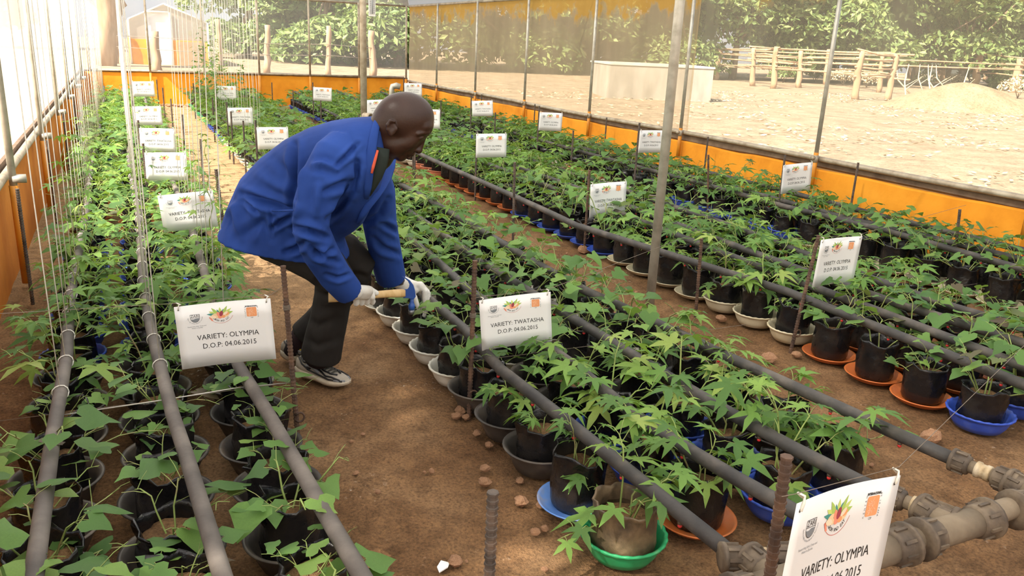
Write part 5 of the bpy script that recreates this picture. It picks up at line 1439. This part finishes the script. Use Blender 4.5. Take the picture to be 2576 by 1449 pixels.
trou = remeshed('trousers', [nearleg, farleg], .0075, 3, 'trouser', [([(790, 730), (815, 745), (870, 740)], 8, -.010), ([(800, 705), (830, 715), (880, 712)], 7, -.009), ([(775, 800), (800, 820), (850, 800)], 9, -.008), ([(765, 850), (800, 870), (855, 850)], 8, -.007), ([(850, 770), (845, 860)], 9, -.006), ([(880, 690), (905, 690), (925, 700)], 7, -.008)])
_cv = np.array([v.co[:] for v in coat.data.vertices])
_d = _cv - EYE; _a = _d @ FW; _cpx = np.stack([CX + FPX * (_d @ RT) / _a, CY - FPX * (_d @ UP) / _a], 1)
def on_coat(x, y, lift):
    m = np.linalg.norm(_cpx - np.array([x, y]), axis=1) < 7
    a = _a[m].min() if m.any() else 3.3
    return EYE + ray(x, y) * (a - lift)
def ribbon(pts, hw, th, name, mt, parent, n=10, lift=None):
    rings = []; P = [J(*p[:3]) for p in pts] if lift is None else [on_coat(p[0], p[1], lift) for p in pts]
    if lift is not None:
        for _ in range(2): P = [P[0]] + [(P[i-1] + 2 * P[i] + P[i+1]) / 4 for i in range(1, len(P) - 1)] + [P[-1]]
    for i, c in enumerate(P):
        t = P[min(i+1, len(P)-1)] - P[max(i-1, 0)]; t /= np.linalg.norm(t)
        v = (c - EYE) / np.linalg.norm(c - EYE); u = np.cross(t, v); u /= np.linalg.norm(u); v = np.cross(u, t)
        w = (pts[i][3] if len(pts[i]) > 3 else hw) * mpx(c)
        rings.append([c + w * math.cos(a) * u + th * math.sin(a) * v for a in [2*pi*j/n for j in range(n)]])
    V, F = loft_vf(rings)
    return under(obj(name, mesh(name, V, F, MT[mt], True)), parent)
ribbon([(952, 293, 0, 5), (948, 308, 0, 9), (943, 328, 0, 11), (938, 350, 0, 12), (933, 380, 0, 12), (930, 410, 0, 11), (928, 440, 0, 11), (926, 470, 0, 10), (922, 500, 0, 6)], 12, .006, 'lapel', 'coat', coat, lift=.004)
ribbon([(985, 396, 0, 12), (981, 420, 0, 14), (974, 445, 0, 14), (962, 468, 0, 13), (946, 490, 0, 12), (928, 512, 0, 10), (910, 540, 0, 8), (900, 562, 0, 5)], 14, .006, 'lapel', 'coat', coat, lift=.005)
ribbon([(684, 530, 0, 2), (700, 530, 0, 2.2), (720, 530, 0, 2.2), (736, 529, 0, 2)], 2, .003, 'pocket_hem', 'coat', coat, lift=.001)
sh = ribbon([(960, 372, 0, 20), (957, 395, 0, 22), (952, 420, 0, 20), (946, 445, 0, 16), (938, 470, 0, 10), (930, 490, 0, 4)], 12, .012, 'shirt', 'shirt', man, lift=-.002)
ribbon([(950, 378, 0, 3), (944, 398, 0, 4), (939, 418, 0, 4), (935, 436, 0, 3)], 4, .004, 'collar_trim', 'orange_trim', sh, lift=.010)

# body: one continuous surface (head, neck, trunk, arms, legs), fine grid around the head
HW = 3.12
def cap(a, b, ra, rb=None): return ('c', J(*a), J(*b), ra * mpx(J(*a)), (rb if rb is not None else ra) * mpx(J(*b)))
def ellp(c, r, ang=0.0):
    q = J(*c); s = mpx(q); d = (q - EYE) / np.linalg.norm(q - EYE)
    u = RT - d * (RT @ d); u /= np.linalg.norm(u); v = np.cross(u, d)
    if v @ UP < 0: v = -v
    ca, sa = math.cos(ang), math.sin(ang)
    return ('e', q, np.stack([u * ca + v * sa, -u * sa + v * ca, d]), np.array([r[0] * s, r[1] * s, r[2]]))
BODY = [(ellp((1018, 296, HW), (74, 63.5, .077)), .0), (ellp((1033, 347, HW), (58, 28, .064), .72), .018), (ellp((1002, 362, HW), (38, 27, .057), .45), .018), (ellp((1029, 377, HW), (23, 14, .038), .72), .010), (ellp((1009, 393, HW), (14, 13, .026)), .010),
        (ellp((1070, 320, HW), (20, 17, .055), .9), .014), (cap((1066, 347, HW), (1055, 374, HW), 5.5, 8.5), .005), (ellp((1053, 379, HW), (9, 8, .016)), .005), (ellp((1043, 378, HW - .014), (7.5, 6.5, .009)), .003), (ellp((1043, 378, HW + .014), (7.5, 6.5, .009)), .003),
        (ellp((1034, 358, HW - .046), (20, 13, .016), .72), .014), (ellp((1034, 358, HW + .046), (20, 13, .016), .72), .014), (ellp((1038, 389, HW), (7, 4.2, .022), .7), .003), (ellp((1029, 396, HW), (7, 4.6, .02), .7), .003),
        (cap((1076, 334, HW - .038), (1052, 337, HW - .062), 4.5), .008), (ellp((1057, 347, HW - .046), (9, 4.5, .010), .3), .004), (ellp((1057, 347, HW + .046), (9, 4.5, .010), .3), .004),
        (ellp((985, 320, HW - .079), (13, 20, .009), .12), .005), (ellp((985, 320, HW + .079), (13, 20, .009), .12), .005), (cap((982, 304, HW - .086), (975, 314, HW - .087), 4), .006), (cap((982, 304, HW - .086), (993, 306, HW - .084), 4, 3), .006), (cap((975, 314, HW - .087), (976, 326, HW - .086), 4), .006), (cap((976, 326, HW - .086), (983, 338, HW - .083), 4, 5), .006), (ellp((997, 324, HW - .080), (4, 6, .006)), .003),
        (cap((975, 318, HW + .01), (935, 378, 3.18), 43, 50), .03), (cap((985, 360, HW), (955, 385, 3.17), 26, 34), .03), (cap((925, 385, 3.19), (720, 480, 3.42), 52, 66), .04), (cap((720, 480, 3.42), (690, 560, 3.52), 66, 66), .05),
        (cap((850, 395, 3.08), (786, 560, 3.03), 34, 27), .04), (cap((786, 560, 3.03), (880, 735, 3.25), 27, 17), .02), (cap((930, 425, 3.34), (955, 560, 3.55), 32, 26), .04), (cap((955, 560, 3.55), (1004, 705, 3.82), 26, 15), .02),
        (cap((695, 580, 3.44), (838, 695, 3.42), 52, 34), .04), (cap((838, 695, 3.42), (806, 880, 3.53), 34, 20), .02), (cap((700, 580, 3.60), (895, 660, 3.64), 48, 32), .04), (cap((895, 660, 3.64), (750, 870, 3.80), 32, 18), .02)]
CARVE = [(ellp((1064, 344, HW - .062), (9, 5, .012), .3), .006), (ellp((988, 322, HW - .094), (6, 9, .008)), .004), (ellp((1032, 393.5, HW - .026), (9, 1.2, .020), .7), .002), (ellp((1046, 383, HW - .012), (3, 2.5, .005)), .002)]
def sdf(prim, X):
    if prim[0] == 'c':
        _, a, b, ra, rb = prim; ab = b - a; t = np.clip(((X - a) @ ab) / (ab @ ab), 0, 1)
        return np.linalg.norm(X - (a + t[..., None] * ab), axis=-1) - (ra + (rb - ra) * t)
    _, c, A, r = prim; q = (X - c) @ A.T; k0 = np.linalg.norm(q / r, axis=-1); k1 = np.linalg.norm(q / r ** 2, axis=-1) + 1e-9
    return k0 * (k0 - 1) / k1
def smin(a, b, k):
    if k <= 0: return np.minimum(a, b)
    h = np.clip(.5 + .5 * (b - a) / k, 0, 1); return b * (1-h) + a * h - k * h * (1-h)
UV_ = np.array([WV[1], -WV[0], 0.0])
def to_m(p): p = np.asarray(p); return np.stack([p @ UV_, p @ WV, p[..., 2]], -1)
def from_m(q): return q[:, :1] * UV_ + q[:, 1:2] * WV + q[:, 2:3] * np.array([0, 0, 1.0])
def field(prims, carve, axes):
    X, Y, Z = np.meshgrid(*axes, indexing='ij'); Q = np.stack([X, Y, Z], -1).reshape(-1, 3); P = from_m(Q)
    f = None
    for pr, k in prims:
        d = sdf(pr, P); f = d if f is None else smin(f, d, k)
    for pr, k in carve: f = -smin(-f, sdf(pr, P), k)
    return f.reshape(X.shape)
def axis(lo, hi, c0, c1, fine, coarse):
    a = list(np.arange(c0, lo, -coarse))[::-1]; a = ([lo] + a) if not a or a[0] > lo else a
    return np.unique(np.round(np.concatenate([np.arange(c0, lo - coarse, -coarse), np.arange(c0, c1, fine), np.arange(c1, hi + coarse, coarse)]), 5))
hc = to_m(J(1018, 318, HW))
axs = [axis(-.75, .25, hc[0] - .14, hc[0] + .145, .0033, .02), axis(2.85, 4.0, hc[1] - .115, hc[1] + .115, .0033, .02), axis(.05, 1.4, hc[2] - .16, hc[2] + .15, .0033, .02)]
pm = [to_m(np.array(J(*p))) for p in ((690, 560, 3.52), (1010, 710, 3.85), (750, 880, 3.8), (806, 890, 3.59), (786, 560, 3.0), (1092, 308, HW))]
lo, hi = np.min(pm, 0) - .17, np.max(pm, 0) + .1
axs[0] = axis(lo[0], hi[0], hc[0] - .14, hc[0] + .145, .0033, .02); axs[1] = axis(lo[1], hi[1], hc[1] - .115, hc[1] + .115, .0033, .02); axs[2] = axis(lo[2], hi[2] + .05, hc[2] - .16, hc[2] + .15, .0033, .02)
V, F = surfnets(*axs, field(BODY, CARVE, axs))
body = under(obj('body', mesh('body', from_m(V), F, MT['skin'], True)))
# gloves
def hand(name, prims, parent=man):
    pts = np.array([to_m(q) for pr, k in prims for q in ((pr[1], pr[2]) if pr[0] == 'c' else (pr[1],))])
    lo, hi = pts.min(0) - .05, pts.max(0) + .05
    ax_ = [np.arange(lo[i], hi[i], .0026) for i in range(3)]
    V, F = surfnets(*ax_, field(prims, [], ax_))
    o = under(obj(name, mesh(name, from_m(V), F, MT['glove'], True)), parent); o['label'] = 'white cotton work glove'; return o
def hamw(px): return 3.27 + (px - 826) / (1014 - 826) * .23
pr = [(cap((876, 732, 3.25), (892, 735, 3.27), 19, 20), 0), (cap((890, 730, 3.30), (925, 732, 3.335), 15, 14), .012), (cap((893, 740, 3.31), (922, 742, 3.34), 13, 12), .01)]
for i in range(4):
    x = 897 + 13.5 * i; w = hamw(x)
    pr += [(cap((x - 4, 727 + 2 * i, w - .025), (x - 2, 744 + i, w - .046), 8.5, 8), .007 if i == 0 else .004), (cap((x - 2, 744 + i, w - .046), (x - 1, 763 - i, w - .026), 8, 7.2), .004), (cap((x - 1, 763 - i, w - .026), (x + 1, 761 - i, w + .008), 7.2, 6.5), .003)]
pr += [(cap((905, 727, 3.36), (930, 728, 3.39), 9, 8), .008), (cap((930, 728, 3.39), (946, 737, 3.40), 8, 7), .004)]
hand('glove', pr)
lw_ = 3.86
pr = [(cap((1000, 706, lw_ - .02), (1016, 716, lw_), 18, 19), 0), (cap((1016, 716, lw_), (1048, 722, lw_), 19, 14), .012), (cap((1018, 722, lw_ - .01), (1044, 730, lw_ - .02), 12, 9), .01)]
for i, (a, b, c, d) in enumerate([((1054, 718), (1068, 733), (1069, 760), (1062, 783)), ((1058, 716), (1074, 734), (1075, 765), (1067, 794)), ((1056, 716), (1076, 738), (1078, 768), (1071, 786)), ((1050, 718), (1070, 742), (1074, 764), (1069, 776))]):
    w = lw_ - .012 + .019 * i
    pr += [(cap((*a, w), (*b, w), 8.2, 7), .008), (cap((*b, w), (*c, w - .006), 7, 6), .003), (cap((*c, w - .006), (*d, w - .012), 6, 4.6), .003)]
pr += [(cap((1028, 730, lw_ - .02), (1042, 748, lw_ - .035), 9, 7.5), .008), (cap((1042, 748, lw_ - .035), (1053, 776, lw_ - .035), 7.5, 5), .003)]
hand('glove', pr)
# shoes
def shoe(heel_px, toe_px, sock_px=None):
    a, b = at_z(*heel_px), at_z(*toe_px); d = b - a; ang = math.atan2(d[1], d[0]); L = .305
    hwf = lambda x: np.interp(x, [0, .03, .09, .15, .21, .26, .29, .305], [.018, .034, .034, .038, .049, .044, .028, .008])
    topf = lambda x: np.interp(x, [0, .02, .06, .1, .14, .18, .22, .26, .29, .305], [.082, .098, .092, .09, .082, .068, .057, .049, .04, .026])
    zb = lambda x: np.interp(x, [0, .05, .12, .2, .26, .305], [.012, .0, .004, .0, .004, .016])
    zs = lambda x: np.interp(x, [0, .05, .12, .2, .305], [.042, .036, .030, .026, .028])
    xs = [0, .006, .02, .045, .075, .105, .135, .165, .195, .225, .25, .272, .29, .300, .305]
    root = under(obj('shoe', None)); root.matrix_parent_inverse = Matrix.Identity(4)
    root.location = (a[0] - man.location[0], a[1] - man.location[1], -man.location[2]); root.rotation_euler = (0, 0, ang)
    root['label'] = 'white and grey running shoe with black trim'
    def up(x, th, off=0.0):
        h = max(.004, topf(x) - zs(x)); w = hwf(x) - .002 + off; c, s = math.cos(th), math.sin(th)
        return (x, -w * math.copysign(abs(c) ** .8, c) * (1 - .28 * max(0, s) ** 2 * (x < .13)), zs(x) - .004 + (h + off) * max(0, s) ** .75)
    rings = [[up(x, pi * k / 14) for k in range(15)] for x in xs]
    V, F = loft_vf(rings); obj('upper', mesh('upper', V, F, MT['shoe_white'], True), root)
    rings = []
    for x in xs:
        w = hwf(x) + .004; z0, z1 = zb(x), zs(x)
        rings.append([(x, -w, z1), (x, -w * 1.02, z0 + .012), (x, -w * .93, z0), (x, w * .93, z0), (x, w * 1.02, z0 + .012), (x, w, z1)])
    V, F = loft_vf(rings); obj('sole', mesh('sole', V, F, MT['shoe_sole'], True), root)
    def strip(name, pts, w, mt, off=.0022):
        """pts: (x, angle in degrees up the side)"""
        for side in (0, 1):
            mb = MB(); P = []
            for x, g in pts:
                th = math.radians(g if side == 0 else 180 - g); P.append(up(x, th, off))
            mb.tube(P, w, 6); mb.obj(name, MT[mt], root)
    strip('trim_line', [(.02, 62), (.05, 30), (.09, 14), (.15, 12), (.22, 14), (.285, 22)], .0042, 'shoe_black', .003)
    strip('trim_line', [(.03, 75), (.055, 45), (.10, 48), (.125, 50), (.11, 30), (.085, 14)], .0044, 'shoe_black', .003)
    strip('trim_line', [(.13, 48), (.165, 40), (.20, 30), (.23, 40), (.275, 30)], .0044, 'shoe_black', .003)
    strip('trim_line', [(.15, 62), (.18, 58), (.22, 66), (.245, 80)], .0044, 'shoe_black', .003)
    strip('grey_panel', [(.075, 30), (.10, 34), (.13, 32), (.155, 24)], .009, 'shoe_grey', -.001)
    strip('grey_panel', [(.245, 14), (.27, 26), (.292, 45)], .006, 'shoe_grey', -.001)
    strip('yellow_mark', [(.105, 44), (.12, 40), (.135, 38)], .0042, 'yellow', .005)
    mb = MB()
    for k in range(6):
        x = .125 + .018 * k
        mb.tube([up(x, math.radians(g), .003) for g in (58, 75, 90, 105, 122)], .0026, 5)
        mb.tube([up(x + .018 * (g - 58) / 64, math.radians(g), .0045) for g in (58, 75, 90, 105, 122)], .0024, 5)
    mb.tube([up(.13, math.radians(78), .006), up(.14, math.radians(55), .014), up(.155, math.radians(45), .006)], .0024, 5)
    o = mb.obj('laces', MT['lace'], root); o['kind'] = 'stuff'
    return root
shoe((750, 938), (886, 975))
shoe((712, 897), (850, 924))
V, F = limb([(760, 835, 3.785, 24), (748, 860, 3.80, 23), (738, 885, 3.82, 25)]); under(obj('sock', mesh('sock', V, F, MT['sock'], True)))
V, F = limb([(806, 880, 3.53, 27), (797, 910, 3.55, 29)]); under(obj('sock', mesh('sock', V, F, MT['sock'], True)))

# hammer and nail
ham = thing('claw_hammer', 'claw hammer with pale wooden handle and blue head in the man\'s right hand', 'hammer', J(826, 748, 3.27))
def rel(P): return [tuple(np.asarray(p) - np.array(ham.location)) for p in P]
HP = [(826, 748, 13.0), (845, 747.5, 12.5), (870, 746, 11), (900, 744.5, 9.6), (935, 742, 9.2), (975, 739, 9.6), (1000, 738, 10.5), (1012, 737.5, 10.5), (1020, 737.5, 9)]
rings = []
for x, y, r in HP:
    c = J(x, y, hamw(x)); s = mpx(c); d = (c - EYE) / np.linalg.norm(c - EYE); v = UP - d * (UP @ d); v /= np.linalg.norm(v)
    rings.append(rel([c + r * s * math.cos(a) * v + r * s * .72 * math.sin(a) * d for a in [2*pi*k/12 for k in range(12)]]))
V, F = loft_vf(rings); obj('handle', mesh('handle', V, F, MT['ash'], True), ham)
def extr(pts, w, th, name, mt, tw=None):
    c0_ = [J(x, y, w) for x, y in pts]; d = (c0_[0] - EYE) / np.linalg.norm(c0_[0] - EYE); n = len(pts)
    tw = tw or [th] * n
    V = rel([c - d * t for c, t in zip(c0_, tw)] + [c + d * t for c, t in zip(c0_, tw)])
    F = [tuple(range(n)), tuple(range(2*n-1, n-1, -1))] + [(k, n+k, n+(k+1) % n, (k+1) % n) for k in range(n)]
    me = mesh(name, V, F, MT[mt]); o = obj(name, me, ham)
    b = o.modifiers.new('b', 'BEVEL'); b.width = .002; b.segments = 2; return o
hw_ = hamw(1030)
extr([(1014, 728), (1025, 727), (1029, 722), (1030, 715), (1026, 707), (1018, 700), (1011, 695), (1020, 698), (1031, 705), (1040, 717), (1044, 730), (1046, 746), (1043, 750), (1042, 752), (1031, 752), (1028, 750), (1014, 750)], hw_, .013, 'claw_head', 'blue_steel')
q0, q1 = J(1036.5, 750, hw_), J(1035, 778, hw_); ax_ = q1 - q0; L_ = np.linalg.norm(ax_)
MB().lathe([(.009, 0), (.0085, L_ * .3), (.012, L_ * .5), (.0155, L_ * .62), (.0155, L_)], 14, org=tuple(np.asarray(q0) - np.array(ham.location)), axis=ax_).obj('neck', MT['blue_steel'], ham)
MB().lathe([(.0145, 0), (.0145, .018), (.0125, .022)], 14, org=tuple(np.asarray(q1) - np.array(ham.location)), axis=ax_).obj('striking_face', MT['steel'], ham)
n0, n1 = J(1062, 733, lw_ - .022), J(1056, 822, lw_ + .09)
tag(MB().tube([n0 + (n0 - n1) * .02, n1], [.0032, .0024], 8).obj('steel_spike', MT['steel']), 'thin steel spike held in the man\'s left hand above a pot', 'spike')
